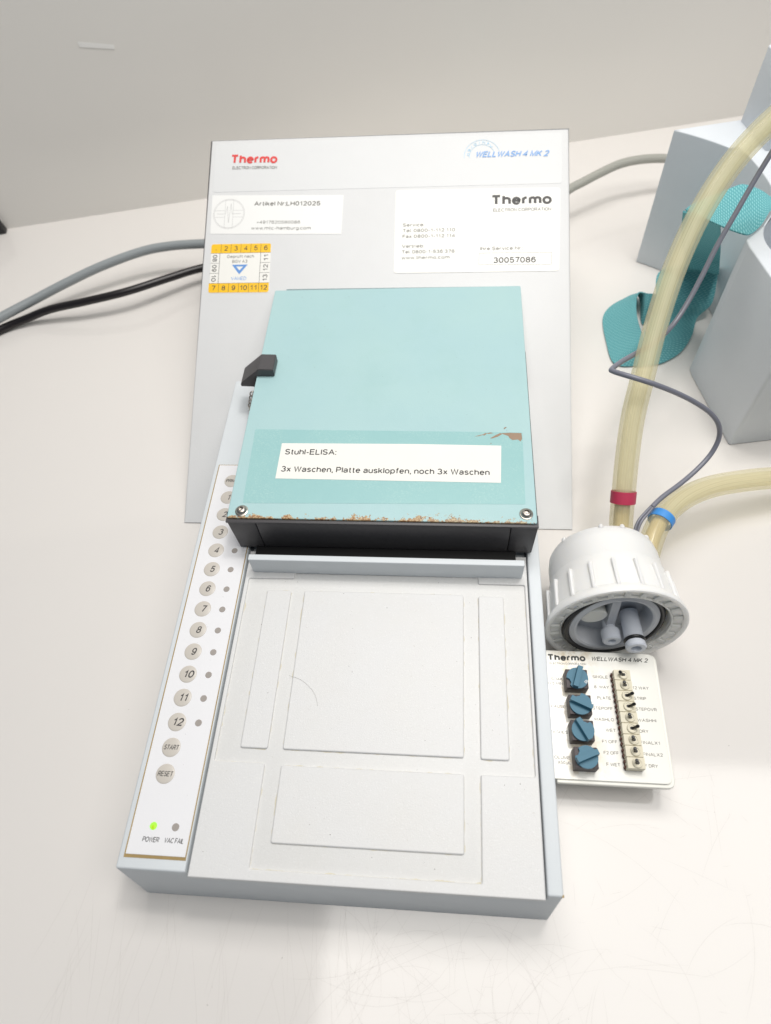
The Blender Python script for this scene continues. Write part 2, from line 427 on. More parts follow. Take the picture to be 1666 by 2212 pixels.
# ---- lettering: a plain monoline grotesque drawn as centre lines (unit = cap height)
def _arc(cx, cy, rx, ry, a0, a1, n=12):
    return [(cx + rx * cos(RAD(a0 + (a1 - a0) * i / n)), cy + ry * sin(RAD(a0 + (a1 - a0) * i / n))) for i in range(n + 1)]
X = .72
_six = [_arc(.31, .32, .29, .32, 90, 450, 18), [(.56, .8)] + _arc(.33, .52, .31, .48, 50, 180, 9) + [(.02, .32)]]
_bowl = lambda x0: [_arc(x0, X / 2, .27, X / 2, 0, 360, 18)]
GL = {
 '0': (.62, [_arc(.31, .5, .3, .5, 90, 450, 20)]), '1': (.4, [[(.04, .76), (.2, .84), (.3, 1), (.3, 0)]]),
 '2': (.6, [_arc(.3, .71, .28, .29, 165, -35, 12) + [(.02, 0), (.6, 0)]]),
 '3': (.6, [_arc(.28, .76, .25, .24, 160, -90), _arc(.28, .26, .3, .26, 90, -160)]),
 '4': (.62, [[(.46, 0), (.46, 1), (.0, .28), (.62, .28)]]),
 '5': (.6, [[(.56, 1), (.12, 1), (.06, .52)] + _arc(.29, .32, .29, .32, 135, -160)]),
 '6': (.62, _six), '7': (.58, [[(0, 1), (.58, 1), (.22, 0)]]),
 '8': (.62, [_arc(.31, .76, .25, .24, 90, 450, 16), _arc(.31, .26, .3, .26, 90, 450, 16)]),
 '9': (.62, [[(.62 - x, 1 - y) for x, y in st_] for st_ in _six]),
 'A': (.76, [[(0, 0), (.38, 1), (.76, 0)], [(.13, .34), (.63, .34)]]),
 'B': (.66, [[(.3, 1), (0, 1), (0, 0), (.36, 0)] + _arc(.36, .26, .28, .26, -90, 90, 8) + [(0, .52)], [(.3, 1)] + _arc(.33, .76, .25, .24, 90, -90, 8)]),
 'C': (.74, [_arc(.4, .5, .4, .5, 42, 318, 16)]), 'D': (.7, [[(0, 0), (0, 1), (.3, 1)] + _arc(.3, .5, .4, .5, 90, -90, 12) + [(0, 0)]]),
 'E': (.6, [[(.6, 1), (0, 1), (0, 0), (.62, 0)], [(0, .52), (.55, .52)]]), 'F': (.56, [[(.58, 1), (0, 1), (0, 0)], [(0, .5), (.5, .5)]]),
 'G': (.78, [_arc(.4, .5, .4, .5, 42, 330, 16) + [(.76, .48), (.44, .48)]]), 'H': (.68, [[(0, 0), (0, 1)], [(.68, 0), (.68, 1)], [(0, .53), (.68, .53)]]),
 'I': (.0, [[(0, 0), (0, 1)]]), 'K': (.68, [[(0, 0), (0, 1)], [(.66, 1), (0, .36)], [(.24, .6), (.7, 0)]]), 'L': (.54, [[(0, 1), (0, 0), (.54, 0)]]),
 'M': (.8, [[(0, 0), (0, 1), (.4, .08), (.8, 1), (.8, 0)]]), 'N': (.68, [[(0, 0), (0, 1), (.68, 0), (.68, 1)]]), 'O': (.82, [_arc(.41, .5, .41, .5, 90, 450, 22)]),
 'P': (.62, [[(0, 0), (0, 1), (.34, 1)] + _arc(.34, .73, .28, .27, 90, -90, 9) + [(0, .46)]]),
 'R': (.68, [[(0, 0), (0, 1), (.36, 1)] + _arc(.36, .74, .28, .26, 90, -90, 9) + [(0, .48)], [(.38, .48), (.68, 0)]]),
 'S': (.62, [_arc(.31, .75, .28, .25, 20, 250, 10)[:-1] + [(.38, .47)] + _arc(.31, .26, .3, .26, 60, -165, 10)]),
 'T': (.66, [[(0, 1), (.66, 1)], [(.33, 1), (.33, 0)]]), 'U': (.66, [[(0, 1)] + _arc(.33, .33, .33, .33, 180, 360, 12) + [(.66, 1)]]), 'V': (.74, [[(0, 1), (.37, 0), (.74, 1)]]),
 'W': (1.0, [[(0, 1), (.25, 0), (.5, 1), (.75, 0), (1.0, 1)]]), 'X': (.7, [[(0, 0), (.68, 1)], [(.02, 1), (.7, 0)]]), 'Y': (.7, [[(0, 1), (.35, .46), (.7, 1)], [(.35, .46), (.35, 0)]]), 'Z': (.62, [[(0, 1), (.62, 1), (0, 0), (.62, 0)]]),
 'a': (.52, [_arc(.26, X - .2, .24, .2, 165, 0, 8) + [(.5, 0)], [(.5, .42), (.22, .38)] + _arc(.2, .19, .2, .19, 95, 290, 8) + [(.5, .16)]]),
 'b': (.54, [[(0, 1), (0, 0)]] + _bowl(.27)), 'c': (.5, [_arc(.28, X / 2, .27, X / 2, 45, 315, 12)]), 'd': (.54, [[(.54, 1), (.54, 0)]] + _bowl(.27)),
 'e': (.56, [[(.02, .38), (.55, .38)] + _arc(.28, X / 2, .27, X / 2, 0, 318, 14)]), 'f': (.3, [[(.34, 1), (.22, .98), (.14, .84), (.14, 0)], [(0, X), (.32, X)]]),
 'g': (.54, _bowl(.27) + [[(.54, X), (.54, -.06)] + _arc(.28, -.06, .26, .2, 0, -150, 8)]), 'h': (.5, [[(0, 1), (0, 0)], [(0, .44)] + _arc(.25, X - .25, .25, .25, 170, 0, 8) + [(.5, 0)]]),
 'i': (.0, [[(0, X), (0, 0)], [(0, 1), (0, .9)]]), 'j': (.0, [[(0, X), (0, -.2)]]), 'k': (.5, [[(0, 1), (0, 0)], [(.46, X), (0, .26)], [(.18, .42), (.5, 0)]]), 'l': (.0, [[(0, 1), (0, 0)]]),
 'm': (.84, [[(0, X), (0, 0)], [(0, .46)] + _arc(.21, X - .21, .21, .21, 170, 0, 7) + [(.42, 0)], [(.42, .46)] + _arc(.63, X - .21, .21, .21, 170, 0, 7) + [(.84, 0)]]),
 'n': (.5, [[(0, X), (0, 0)], [(0, .44)] + _arc(.25, X - .25, .25, .25, 170, 0, 8) + [(.5, 0)]]), 'o': (.56, [_arc(.28, X / 2, .28, X / 2, 90, 450, 18)]),
 'p': (.54, [[(0, X), (0, -.28)]] + _bowl(.27)), 'q': (.54, [[(.54, X), (.54, -.28)]] + _bowl(.27)), 'r': (.28, [[(0, X), (0, 0)], [(0, .46), (.06, .62), (.16, X), (.3, X)]]),
 's': (.46, [_arc(.23, X - .18, .21, .18, 20, 245, 8)[:-1] + [(.28, .34)] + _arc(.23, .18, .23, .18, 60, -160, 8)]), 't': (.28, [[(.12, .95), (.12, .12), (.2, 0), (.3, 0)], [(0, X), (.28, X)]]),
 'u': (.5, [[(0, X)] + _arc(.25, .25, .25, .25, 180, 350, 8) + [(.5, .3)], [(.5, X), (.5, 0)]]), 'v': (.5, [[(0, X), (.25, 0), (.5, X)]]),
 'w': (.74, [[(0, X), (.18, 0), (.37, X), (.56, 0), (.74, X)]]), 'x': (.5, [[(0, 0), (.48, X)], [(.02, X), (.5, 0)]]), 'y': (.5, [[(0, X), (.25, 0)], [(.5, X), (.16, -.28)]]), 'z': (.46, [[(0, X), (.46, X), (0, 0), (.46, 0)]]),
 '.': (.0, [[(0, -.06), (0, .1)]]), ',': (.04, [[(.05, .1), (0, -.2)]]), ':': (.0, [[(0, -.06), (0, .1)], [(0, .58), (0, .74)]]), '-': (.3, [[(0, .36), (.3, .36)]]), '+': (.5, [[(0, .4), (.5, .4)], [(.25, .14), (.25, .66)]]),
 '\u00b5': (.5, [[(-.06, -.28), (0, X)], [(0, .3)] + _arc(.25, .25, .25, .25, 180, 350, 8) + [(.5, X)]]),
}
GL['\u00fc'] = (.5, GL['u'][1] + [[(.12, .98), (.12, .88)], [(.38, .98), (.38, .88)]])
def put_text(bm, s, x0, x1, y, h, mtx=None, shear=0.0, bold=0.0, rot=0.0, z=0.06, slope=0.0):
    """text s from x0 to x1 (mm), baseline y, cap height h; bold = extra stroke weight in mm"""
    wt = .15 + bold * 1.15 / h; want = (x1 - x0 - abs(shear) * h * .5) / h
    for rnd in (0, 1):
        gap = .17 + wt * .5; pen = 0.0; strokes = []
        for ch in s:
            if ch == ' ': pen += .36; continue
            wd, sts = GL[ch]
            for st_ in sts: strokes.append([(pen + wt / 2 + px_, wt / 2 + py_ * (1 - wt)) for px_, py_ in st_])
            pen += wd + gap
        total = pen - gap + wt; kx = want / total
        if rnd == 0: wt *= min(1.0, max(.5, kx)) ** .7
    R0 = Matrix.Translation((x0 * S, y * S, 0)) @ Matrix.Rotation(rot + slope, 4, 'Z')
    mm = R0 @ Matrix(((1, shear, 0, 0), (0, 1, 0, 0), (0, 0, 1, 0), (0, 0, 0, 1))) @ Matrix.Diagonal((h * S, h * S, 1, 1))
    if mtx is not None: mm = mtx @ mm
    for si, st_ in enumerate(strokes):
        P = [Vector((px_ * kx, py_)) for px_, py_ in st_]
        closed = (P[0] - P[-1]).length < 1e-4 and len(P) > 4
        if closed: P = P[:-1]
        n = len(P); L = []; R = []; zz = (z + (si % 5) * .004) * S
        for i in range(n):
            a_ = P[i - 1] if (i or closed) else None; b_ = P[(i + 1) % n] if (i < n - 1 or closed) else None
            d1 = (P[i] - a_).normalized() if a_ is not None else None; d2 = (b_ - P[i]).normalized() if b_ is not None else None
            if d1 is None: d1 = d2
            if d2 is None: d2 = d1
            n1 = Vector((-d1.y, d1.x)); n2 = Vector((-d2.y, d2.x)); mt = (n1 + n2)
            mt = n1 if mt.length < .2 else mt.normalized()
            k_ = min(1 / max(mt.dot(n1), .35), 2.0) * wt / 2
            ww = mt * k_
            L.append(bm.verts.new(mm @ Vector((P[i].x + ww.x, P[i].y + ww.y, zz)))); R.append(bm.verts.new(mm @ Vector((P[i].x - ww.x, P[i].y - ww.y, zz))))
        for i in range(n if closed else n - 1):
            j = (i + 1) % n
            try: bm.faces.new((L[i], R[i], R[j], L[j]))
            except ValueError: pass
def lettering(items, mat, parent, mtx=None, name='lettering', **common):
    bm = bmesh.new()
    for it in items:
        kw = dict(common); kw.update(it[5] if len(it) > 5 else {})
        put_text(bm, *it[:5], mtx=mtx, **kw)
    me = bpy.data.meshes.new('mesh'); bm.to_mesh(me); bm.free()
    return link(name, me, mat, parent, sm=False)
def flat_shape(bm, pts, z=0.06, mtx=None):
    vs = [bm.verts.new((x * S, y * S, z * S)) for x, y in pts]; f = bm.faces.new(vs)
    if f.normal.z < 0: f.normal_flip()
    if mtx is not None: bmesh.ops.transform(bm, matrix=mtx, verts=vs)
def flat_line(bm, x0, y0, x1, y1, wd, z=0.06, mtx=None):
    d = Vector((x1 - x0, y1 - y0)); n = Vector((-d.y, d.x)).normalized() * wd / 2
    flat_shape(bm, [(x0 + n.x, y0 + n.y), (x0 - n.x, y0 - n.y), (x1 - n.x, y1 - n.y), (x1 + n.x, y1 + n.y)], z, mtx)

# ================================================================= setting
TZ = -0.3
tb = boxm(-700, 900, -420, 900, TZ - 25, TZ, 0)
table = link('table_top', tb, 'table', sm=False); tag(table, kind='structure')
# back wall (slanted to the device)
wdir = Vector((0.97569245, 0.21914434, 0)); wn = Vector((-0.21914434, 0.97569245, 0))
W0 = Vector((-284.6, 545.9, 0))
def wall_pt(a, z, out=0.0): return W0 + wdir * a + Vector((0, 0, z)) - wn * out
bm = bmesh.new()
vs = [bm.verts.new((wall_pt(a, z, o)) * S) for a in (-500, 1100) for o in (0, -12) for z in (TZ, 520)]
for f in ((0, 1, 3, 2), (4, 6, 7, 5), (0, 4, 5, 1), (2, 3, 7, 6), (0, 2, 6, 4), (1, 5, 7, 3)): bm.faces.new([vs[i] for i in f])
wall = link('back_wall', from_bm(bm), 'wall', sm=False); tag(wall, kind='structure')

# fine scratches in the table laminate
bm = bmesh.new()
def arc_scratch(cx, cy, rad, a0, a1, wd):
    n = max(4, int(abs(a1 - a0) * rad / 6)); L1 = []; L2 = []
    for i in range(n + 1):
        a = a0 + (a1 - a0) * i / n; t = sin(pi * i / n) ** .4 * wd / 2 + .01
        L1.append(bm.verts.new(((cx + (rad + t) * cos(a)) * S, (cy + (rad + t) * sin(a)) * S, (TZ + .03) * S)))
        L2.append(bm.verts.new(((cx + (rad - t) * cos(a)) * S, (cy + (rad - t) * sin(a)) * S, (TZ + .03) * S)))
    for i in range(n): bm.faces.new((L1[i], L1[i + 1], L2[i + 1], L2[i]))
for i in range(210):
    px = random.uniform(95, 300); py = random.uniform(-62, 62)
    if px < 205 and py > -12: py = -14 - random.random() * 45
    rad = random.choice((40, 90, 200, 500, 900)) * random.uniform(.7, 1.3); a = random.uniform(0, 2 * pi)
    ln = random.choice((4, 10, 30, 60)) * random.uniform(.5, 1.3) / rad
    arc_scratch(px - rad * cos(a), py - rad * sin(a), rad, a - ln / 2, a + ln / 2, random.uniform(.04, .08))
for i in range(60):
    px = random.uniform(-45, 120); py = random.uniform(-62, -15); rad = random.choice((300, 900)); a = random.uniform(-.4, .4)
    ln = random.uniform(20, 60) / rad
    arc_scratch(px - rad * cos(a), py - rad * sin(a), rad, a - ln / 2, a + ln / 2, random.uniform(.04, .07))
sco = link('scratches', from_bm(bm), 'scratch', table, sm=False); tag(sco, kind='stuff')
bm = bmesh.new()
def fleck(bm, x, y, z, r):
    n = random.choice((4, 5, 6)); a0 = random.random() * 6; e = random.uniform(.35, 1)
    vs = []
    for k in range(n):
        a = a0 + 2 * pi * k / n; rr = r * random.uniform(.6, 1.2)
        vs.append(bm.verts.new(((x + rr * cos(a)) * S, (y + rr * sin(a) * e) * S, z * S)))
    t = bm.verts.new((x * S, y * S, (z + r * .4) * S))
    for k in range(n): bm.faces.new((vs[k], vs[(k + 1) % n], t))
for i in range(46):
    px, py = random.uniform(-60, 330), random.uniform(-60, 120)
    if -4 < px < 264 and py > -12: continue
    fleck(bm, px, py, TZ + .02, random.uniform(.1, .28))
fl = link('dust_specks', from_bm(bm), 'fleck', table, sm=False); tag(fl, kind='stuff')

# ================================================================= the plate washer
H = 41.65
washer = thing('plate_washer', (100, 150, 0), 'white laboratory plate washer with a turquoise head cover and a numbered keypad strip', 'lab device')

# --- lower housing: prism along y, front leans out at the foot
prof = [(0.0, 0.0), (0, H), (32.6, H), (32.6, H - 5.2), (193.2, H - 5.2), (193.2, H), (200, H), (200, 0.0)]
bm = bmesh.new(); A = []; B = []
for x, z in prof:
    t = z / H
    inx = (1 - t) * 1.5
    xx = x + inx if x < 1 else (x - inx if x > 199 else x)
    A.append(bm.verts.new((xx * S, (-7.4 * (1 - t) - (.0 if z == 0 else 0)) * S, z * S)))
    B.append(bm.verts.new((xx * S, 312 * S, z * S)))
n = len(prof); bm.faces.new(A); bm.faces.new(B[::-1])
for i in range(n): bm.faces.new((A[i], B[i], B[(i + 1) % n], A[(i + 1) % n]))
bmesh.ops.recalc_face_normals(bm, faces=bm.faces[:])
bmesh.ops.bevel(bm, geom=bm.edges[:], offset=0.9 * S, segments=3, profile=0.5, affect='EDGES')
body = link('base_housing', from_bm(bm), 'coat', washer)
chipm = boxm(199.2, 200.15, -0.2, 0.9, H - 1.1, H - .2, .2); link('chipped_corner', chipm, 'glue', body)

# --- membrane keypad
kp_border = link('keypad_border', plate([rect(2.7, 32.0, 4.6, 228.3)], H, H + .14, .03), 'glue', washer)
keypad = link('keypad_film', plate([rect(3.35, 31.5, 6.0, 227.8, .3)], H - .1, H + .34, .08), 'film', washer)
KZ = H + .34
bdisc = lathe([(0, .3), (3.9, .27), (4.55, .12), (4.68, 0)], 40)
ldisc = lathe([(0, .12), (1.6, .12), (1.75, 0)], 28)
names = ['PRIME'] + [str(i) for i in range(1, 13)] + ['START', 'RESET']
for k, nm in enumerate(names):
    y = 215.55 - 12.45 * k
    b = bpy.data.objects.new('button', bdisc); col.objects.link(b)
    if not bdisc.materials: bdisc.materials.append(M['button']); smooth(bdisc)
    b.location = Vector((13.55, y, KZ)) * S; attach(b, washer)
    if nm.isdigit():
        wd = {1: 2.3, 2: 5.3}[len(nm)]
        if nm == '1': wd = 1.5
        if nm == '11': wd = 4.3
        t = lettering([(nm, 13.75 - wd / 2, 13.75 + wd / 2 + .6, y - 2.0, 4.0)], 'ink', b, shear=.2, bold=.09, z=KZ + .32, name='numeral')
    else:
        t = lettering([(nm, 9.9, 17.5, y - 1.2, 2.4)], 'ink', b, shear=.16, bold=.06, z=KZ + .32, name='lettering')
    if 4 <= k <= 12:
        l_ = bpy.data.objects.new('indicator_lens', ldisc); col.objects.link(l_)
        if not ldisc.materials: ldisc.materials.append(M['lens']); smooth(ldisc)
        l_.location = Vector((24.65, y, KZ)) * S; attach(l_, washer)
for x, mt, lb in ((13.55, 'green', 'lit green power lamp'), (24.2, 'lens', 'unlit vacuum fail lamp')):
    me = ldisc.copy(); me.materials.clear(); me.materials.append(M[mt])
    o = bpy.data.objects.new('indicator_lamp', me); col.objects.link(o); o.location = Vector((x, 18.1, KZ)) * S
    attach(o, washer); o['label'] = lb
    if mt == 'green':
        co_ = link('lamp_core', lathe([(0, .2), (.7, .16), (.95, .1)], 20, Matrix.Translation(Vector((x + .1, 17.6, KZ + .04)) * S)), 'green_core', o)
for it_ in (('POWER', 9.7, 17.7, 11.3, 2.2), ('VAC FAIL', 20.1, 29.5, 11.35, 2.2)): lettering([it_], 'ink', keypad, shear=.14, bold=.05, z=KZ + .03)

# --- sliding tray with raised pads
tray = link('sliding_tray', boxm(34.0, 192.4, -1.7, 166, H - 4.6, H - 1.1, .35), 'tray_floor', washer)
rec = [(36.2, 48.6), (61.5, 48.6), (61.5, 3), (165.3, 3), (165.5, 48.2), (190.8, 48.4), (190.8, 148.3), (165.6, 148.4), (165.5, 152.4), (62.2, 152.8), (62.3, 148.9), (36.2, 148.5)]
rim = link('tray_rim', plate([rect(34.0, 192.4, -1.7, 166), rounded(rec, .9, 4)], H - 1.6, H, .55), 'tray', tray)
for r_ in ((47.9, 61.7, 55.4, 141.4), (69.2, 157.6, 55.5, 141.6), (165.5, 179.2, 55.2, 141.0), (69.6, 157.7, 13.9, 48.1)):
    link('raised_pad', plate([rect(*r_, 1.3)], H - 1.6, H - .02, .6), 'tray', tray)
bm = bmesh.new()
def grime(x0, y0, x1, y1, side):
    d = Vector((x1 - x0, y1 - y0)); n_ = int(d.length / .7); nn_ = Vector((-d.y, d.x)).normalized() * side; last = None
    for i in range(n_ + 1):
        p = Vector((x0, y0)).lerp(Vector((x1, y1)), i / n_)
        wd = max(0.0, noise.noise(Vector((p.x * .21, p.y * .21, 3.1))) * .9 + noise.noise(Vector((p.x * .9, p.y * .9, 9.4))) * .22 - .05)
        if 0 in (i, n_): wd = 0
        a_ = bm.verts.new((p.x * S, p.y * S, (H - 1.07) * S)); b_ = bm.verts.new(((p.x + nn_.x * (wd + .03)) * S, (p.y + nn_.y * (wd + .03)) * S, (H - 1.07) * S))
        if last: bm.faces.new((last[0], a_, b_, last[1]))
        last = (a_, b_)
for (xa, xb, ya, yb) in ((47.9, 61.7, 55.4, 141.4), (69.2, 157.6, 55.5, 141.6), (165.5, 179.2, 55.2, 141.0), (69.6, 157.7, 13.9, 48.1)):
    grime(xb + .05, ya + 1, xb + .05, yb - 1, -1); grime(xa - .05, ya + 1, xa - .05, yb - 1, 1); grime(xa + 1, ya - .05, xb - 1, ya - .05, -1); grime(xa + 1, yb + .05, xb - 1, yb + .05, 1)
grime(61.7, 4, 61.7, 47, -1); grime(165.2, 4, 165.2, 47, 1); grime(62, 3.1, 165, 3.1, 1); grime(36.4, 50, 36.4, 147, -1); grime(190.6, 50, 190.6, 147, 1); grime(37, 48.8, 61, 48.8, 1)
gr_ = link('grime', from_bm(bm), 'grime', tray, sm=False); tag(gr_, kind='stuff')
link('slot_floor', boxm(32.7, 34.2, -1, 200, H - 5, H - 4.3, 0), 'gap', washer)
link('slot_floor', boxm(192.3, 193.2, -1, 200, H - 5, H - 4.3, 0), 'gap', washer)
# cross bar behind the tray
bar = link('cross_bar', boxm(38.2, 189.6, 152.3, 156.0, H - .6, 56.2, .7, 3), 'coat', washer)
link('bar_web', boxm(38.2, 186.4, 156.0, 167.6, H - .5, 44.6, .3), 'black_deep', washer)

# --- dispensing head
bm = bmesh.new()
for (x0, x1) in ((27.0, 42.7), (43.1, 181.6), (182.0, 196.0)):
    vs = box_bm(bm, x0, x1, 168.2, 300, 43.2, 69.6)
    for v in vs:
        if v.co.z < 50 * S and v.co.y < 200 * S:
            v.co.y -= .4 * S
            if abs(v.co.x - 27 * S) < 1e-6: v.co.x += 1.2 * S
            if abs(v.co.x - 196 * S) < 1e-6: v.co.x -= .6 * S
bmesh.ops.bevel(bm, geom=bm.edges[:], offset=.45 * S, segments=2, profile=.5, affect='EDGES')
head = link('head_housing', from_bm(bm), 'black', washer)
link('head_lip', boxm(26.6, 196.1, 167.6, 175, 69.7, 71.0, .25), 'black', head)
link('head_core', boxm(30, 193, 169.2, 298, 44, 69, 0), 'black_deep', head)
teal = link('head_cover', plate([rounded([(27.3, 169.6), (195.2, 169.2), (195.4, 359.6), (25.6, 358.0)], 1.2)], 70.9, 72.3, .35), 'teal', washer)
link('hinge_plate', boxm(33, 194.5, 350, 361.2, 69.2, 70.8, .2), 'plate_grey', washer)
CZ = 72.3
pale_strip = link('clear_tape', plate([rounded([(34.6, 179.2), (189.6, 181.2), (190.4, 231.0), (32.8, 232.2)], .8)], CZ - .05, CZ + .1, .04), 'tape_film', washer)
note = link('paper_note', plate([[(50.5, 196.1), (177.0, 195.0), (178.0, 221.0), (130, 221.7), (50.6, 221.6)]], CZ + .08, CZ + .25, .05), 'paper', washer)
lettering([('Stuhl-ELISA:', 53.4, 83.6, 213.2, 4.1), ('3x Waschen, Platte ausklopfen, noch 3x Waschen', 52.9, 171.0, 200.9, 4.0, dict(slope=-.008))], 'ink', note, z=CZ + .29, bold=.05)
# chipped paint at the tape corner
bm = bmesh.new(); zc = CZ + .14
flat_shape(bm, [(189.8, 230.4), (190, 226), (189, 224.2), (187.6, 225.6), (184.5, 225.2), (183, 226.4), (182.2, 228.2), (179.6, 229.3), (178.4, 230.2), (183, 230.6)], zc)
flat_shape(bm, [(177.6, 230.3), (174.8, 228.6), (171.8, 226.4), (172.8, 226.2), (176.2, 227.6), (179.2, 229.8)], zc)
flat_shape(bm, [(170.2, 229.9), (168.6, 228.4), (167.6, 228.8), (165.5, 227.9), (162.8, 227.6), (165.8, 228.7), (168.2, 229.4), (169.0, 230.3)], zc)
flat_shape(bm, [(174, 230.2), (171, 229.6), (169.6, 230.0), (172, 230.7)], zc)
flat_shape(bm, [(171.8, 222.2), (172.6, 222.4), (172.2, 223.2)], zc)
flat_shape(bm, [(180, 233.2), (181.6, 234.6), (180.8, 234.9), (179.8, 234.0)], zc)
link('bare_patch', from_bm(bm), 'rust', teal, sm=False)
for (x, y) in ((35.0, 174.0), (189.7, 174.9)):
    bm = bmesh.new(); mt = Matrix.Translation(Vector((x, y, CZ)) * S)
    lathe_bm(bm, [(0, .1), (3.5, .1), (3.6, .35), (3.3, .5), (3.05, .55), (3.0, .9), (2.6, 1.7), (1.9, 2.2), (1.45, 2.3), (1.35, 2.2)], 40, mt)
    lathe_bm(bm, [(1.35, 2.2), (1.3, 1.2), (0, 1.1)], 6, mt)
    link('cap_screw', from_bm(bm), 'steel', washer)
# lever clip on the left edge of the cover
pf = [(28.6, 78.4), (38.0, 78.0), (37.9, 72.35), (26.0, 72.35), (24.9, 70), (24.9, 58.5), (23.2, 58.5), (22.6, 62.8), (14.0, 63.3), (14.2, 65.4), (15.0, 66.6)]
bm = bmesh.new(); A = [bm.verts.new((x * S, 275.4 * S, z * S)) for x, z in pf]; B = [bm.verts.new((x * S, 289.3 * S, z * S)) for x, z in pf]
bm.faces.new(A); bm.faces.new(B[::-1])
for i in range(len(pf)): bm.faces.new((A[i], B[i], B[(i + 1) % len(pf)], A[(i + 1) % len(pf)]))
bmesh.ops.recalc_face_normals(bm, faces=bm.faces[:]); bmesh.ops.bevel(bm, geom=bm.edges[:], offset=.35 * S, segments=2, affect='EDGES')
lever = link('release_lever', from_bm(bm), 'black', washer)
hel = [Vector((20.9 + .9 * i / 60 + 1.9 * cos(i * .42), 274.5 - 13 * i / 60, 58.5 + 1.9 * sin(i * .42))) for i in range(61)]
bm = bmesh.new(); sweep_bm(bm, hel, .42, 8); lathe_bm(bm, [(0, 0), (1.1, 0), (1.1, 16), (0, 16)], 14, Matrix.Translation(Vector((21.8, 259, 58.6)) * S) @ Matrix.Rotation(-pi / 2, 4, 'X'))
link('lever_spring', from_bm(bm), 'steel', lever)

# --- sloping rear housing
TH = RAD(24.33); RO = Vector((0, 208.6, 0))
RM = Matrix.Translation(RO * S) @ Matrix.Rotation(TH, 4, 'X')
bm = bmesh.new()
pr = [(210.2, .15), (210.0, .633), (470.6, 118.46), (471.2, 116), (471.2, .0), (230, 0.0)]
A = [bm.verts.new((-30.3 * S, y * S, z * S)) for y, z in pr]; B = [bm.verts.new((229.7 * S, y * S, z * S)) for y, z in pr]
for i, (a, b) in enumerate(zip(A, B)):
    if pr[i][1] < .3: a.co.x += 1.2 * S; b.co.x -= 1.2 * S
bm.faces.new(A[::-1]); bm.faces.new(B)
for i in range(len(pr)): bm.faces.new((A[i], B[i], B[(i + 1) % len(pr)], A[(i + 1) % len(pr)]))
bmesh.ops.recalc_face_normals(bm, faces=bm.faces[:])
bmesh.ops.bevel(bm, geom=[e for e in bm.edges if e.calc_length() > .05 and max(v.co.z for v in e.verts) > .05], offset=2.0 * S, segments=4, profile=.5, affect='EDGES')
rear = link('rear_housing', from_bm(bm), 'coat_rear', washer)
link('name_plate', plate([rect(-26.3, 224.6, 245.0, 284.0, 2.2)], -.4, .14, .1, RM), 'plate_pale', washer)
tp = lambda items, mat, par, **k: lettering(items, mat, par, mtx=RM, **k)
o = tp([('Thermo', -14.4, 20.6, 267.4, 7.3)], 'ink_red', washer, z=.36, bold=.5, name='red_wordmark', slope=-.02)
tp([('ELECTRON CORPORATION', -12.6, 20.6, 262.9, 2.3)], 'ink_grey', washer, z=.36, name='small_print', slope=-.018)
tp([('WELLWASH 4 MK 2', 163.8, 215.6, 266.7, 4.6)], 'ink_blue', washer, z=.38, shear=.3, bold=.22, name='blue_wordmark', slope=-.014)
bm = bmesh.new()
for i, ch in enumerate('ORIGINAL'):
    a = RAD(178 - i * 19); cx, cy, r = 168.8, 267.6, 9.6
    put_text(bm, ch, cx + r * cos(a) - sin(a) * -1.0 * 0 - 1.0, cx + r * cos(a) + 1.0, cy + r * sin(a), 2.1, mtx=RM, rot=0, z=.35)
for rr in (8.9, 12.6):
    pts = [(168.8 + rr * cos(RAD(t)), 267.6 + rr * sin(RAD(t))) for t in range(186, 16, -8)]
    for p0, p1 in zip(pts[:-1], pts[1:]): flat_line(bm, *p0, *p1, .22, z=.34, mtx=RM)
me = bpy.data.meshes.new('m'); bm.to_mesh(me); bm.free(); link('round_seal', me, 'ink_cyan', washer, sm=False)

# article label
lab1 = link('article_label', plate([[(-25.8, 212.2), (70.0, 210.0), (70.5, 240.2), (-26.3, 242.6)]], 0, .2, .05, RM), 'white_label', washer)
tp([('Artikel Nr:LH012025', 5.4, 54.0, 233.4, 3.5, dict(slope=-.02))], 'ink_grey', lab1, z=.24, bold=.14)
tp([('+4917620580086', 7.9, 40.0, 219.4, 2.4, dict(slope=-.02)), ('www.mtc-hamburg.com', 4.3, 47.8, 214.8, 2.5, dict(slope=-.02))], 'ink_grey', lab1, z=.24)
bm = bmesh.new(); cx, cy = -12.9, 227.6
for rr in (11.6, 10.9):
    for t in range(0, 360, 10): flat_line(bm, cx + rr * cos(RAD(t)), cy + rr * sin(RAD(t)), cx + rr * cos(RAD(t + 10)), cy + rr * sin(RAD(t + 10)), .3, z=.24, mtx=RM)
for p in ([(-3, -10.8), (3, -10.8), (3, -3), (3, 10.8), (-3, 10.8), (-3, 3)],):
    for a, b in zip(p, p[1:] + p[:1]): flat_line(bm, cx + a[0], cy + a[1], cx + b[0], cy + b[1], .3, z=.26, mtx=RM)
for sgn in (-1, 1):
    flat_line(bm, cx + 3 * sgn, cy + 2.6, cx + 10.6 * sgn, cy + 2.6, .3, z=.25, mtx=RM); flat_line(bm, cx + 3 * sgn, cy - 2.6, cx + 10.6 * sgn, cy - 2.6, .3, z=.25, mtx=RM)
pl = [(-9, 0), (-2.5, 0), (-1.4, 6), (0, -7), (1.2, 8), (2.4, 0), (9, 0)]
for a, b in zip(pl[:-1], pl[1:]): flat_line(bm, cx + a[0], cy + a[1], cx + b[0], cy + b[1], .35, z=.28, mtx=RM)
me = bpy.data.meshes.new('m'); bm.to_mesh(me); bm.free(); link('emblem', me, 'ink_faint', lab1, sm=False)

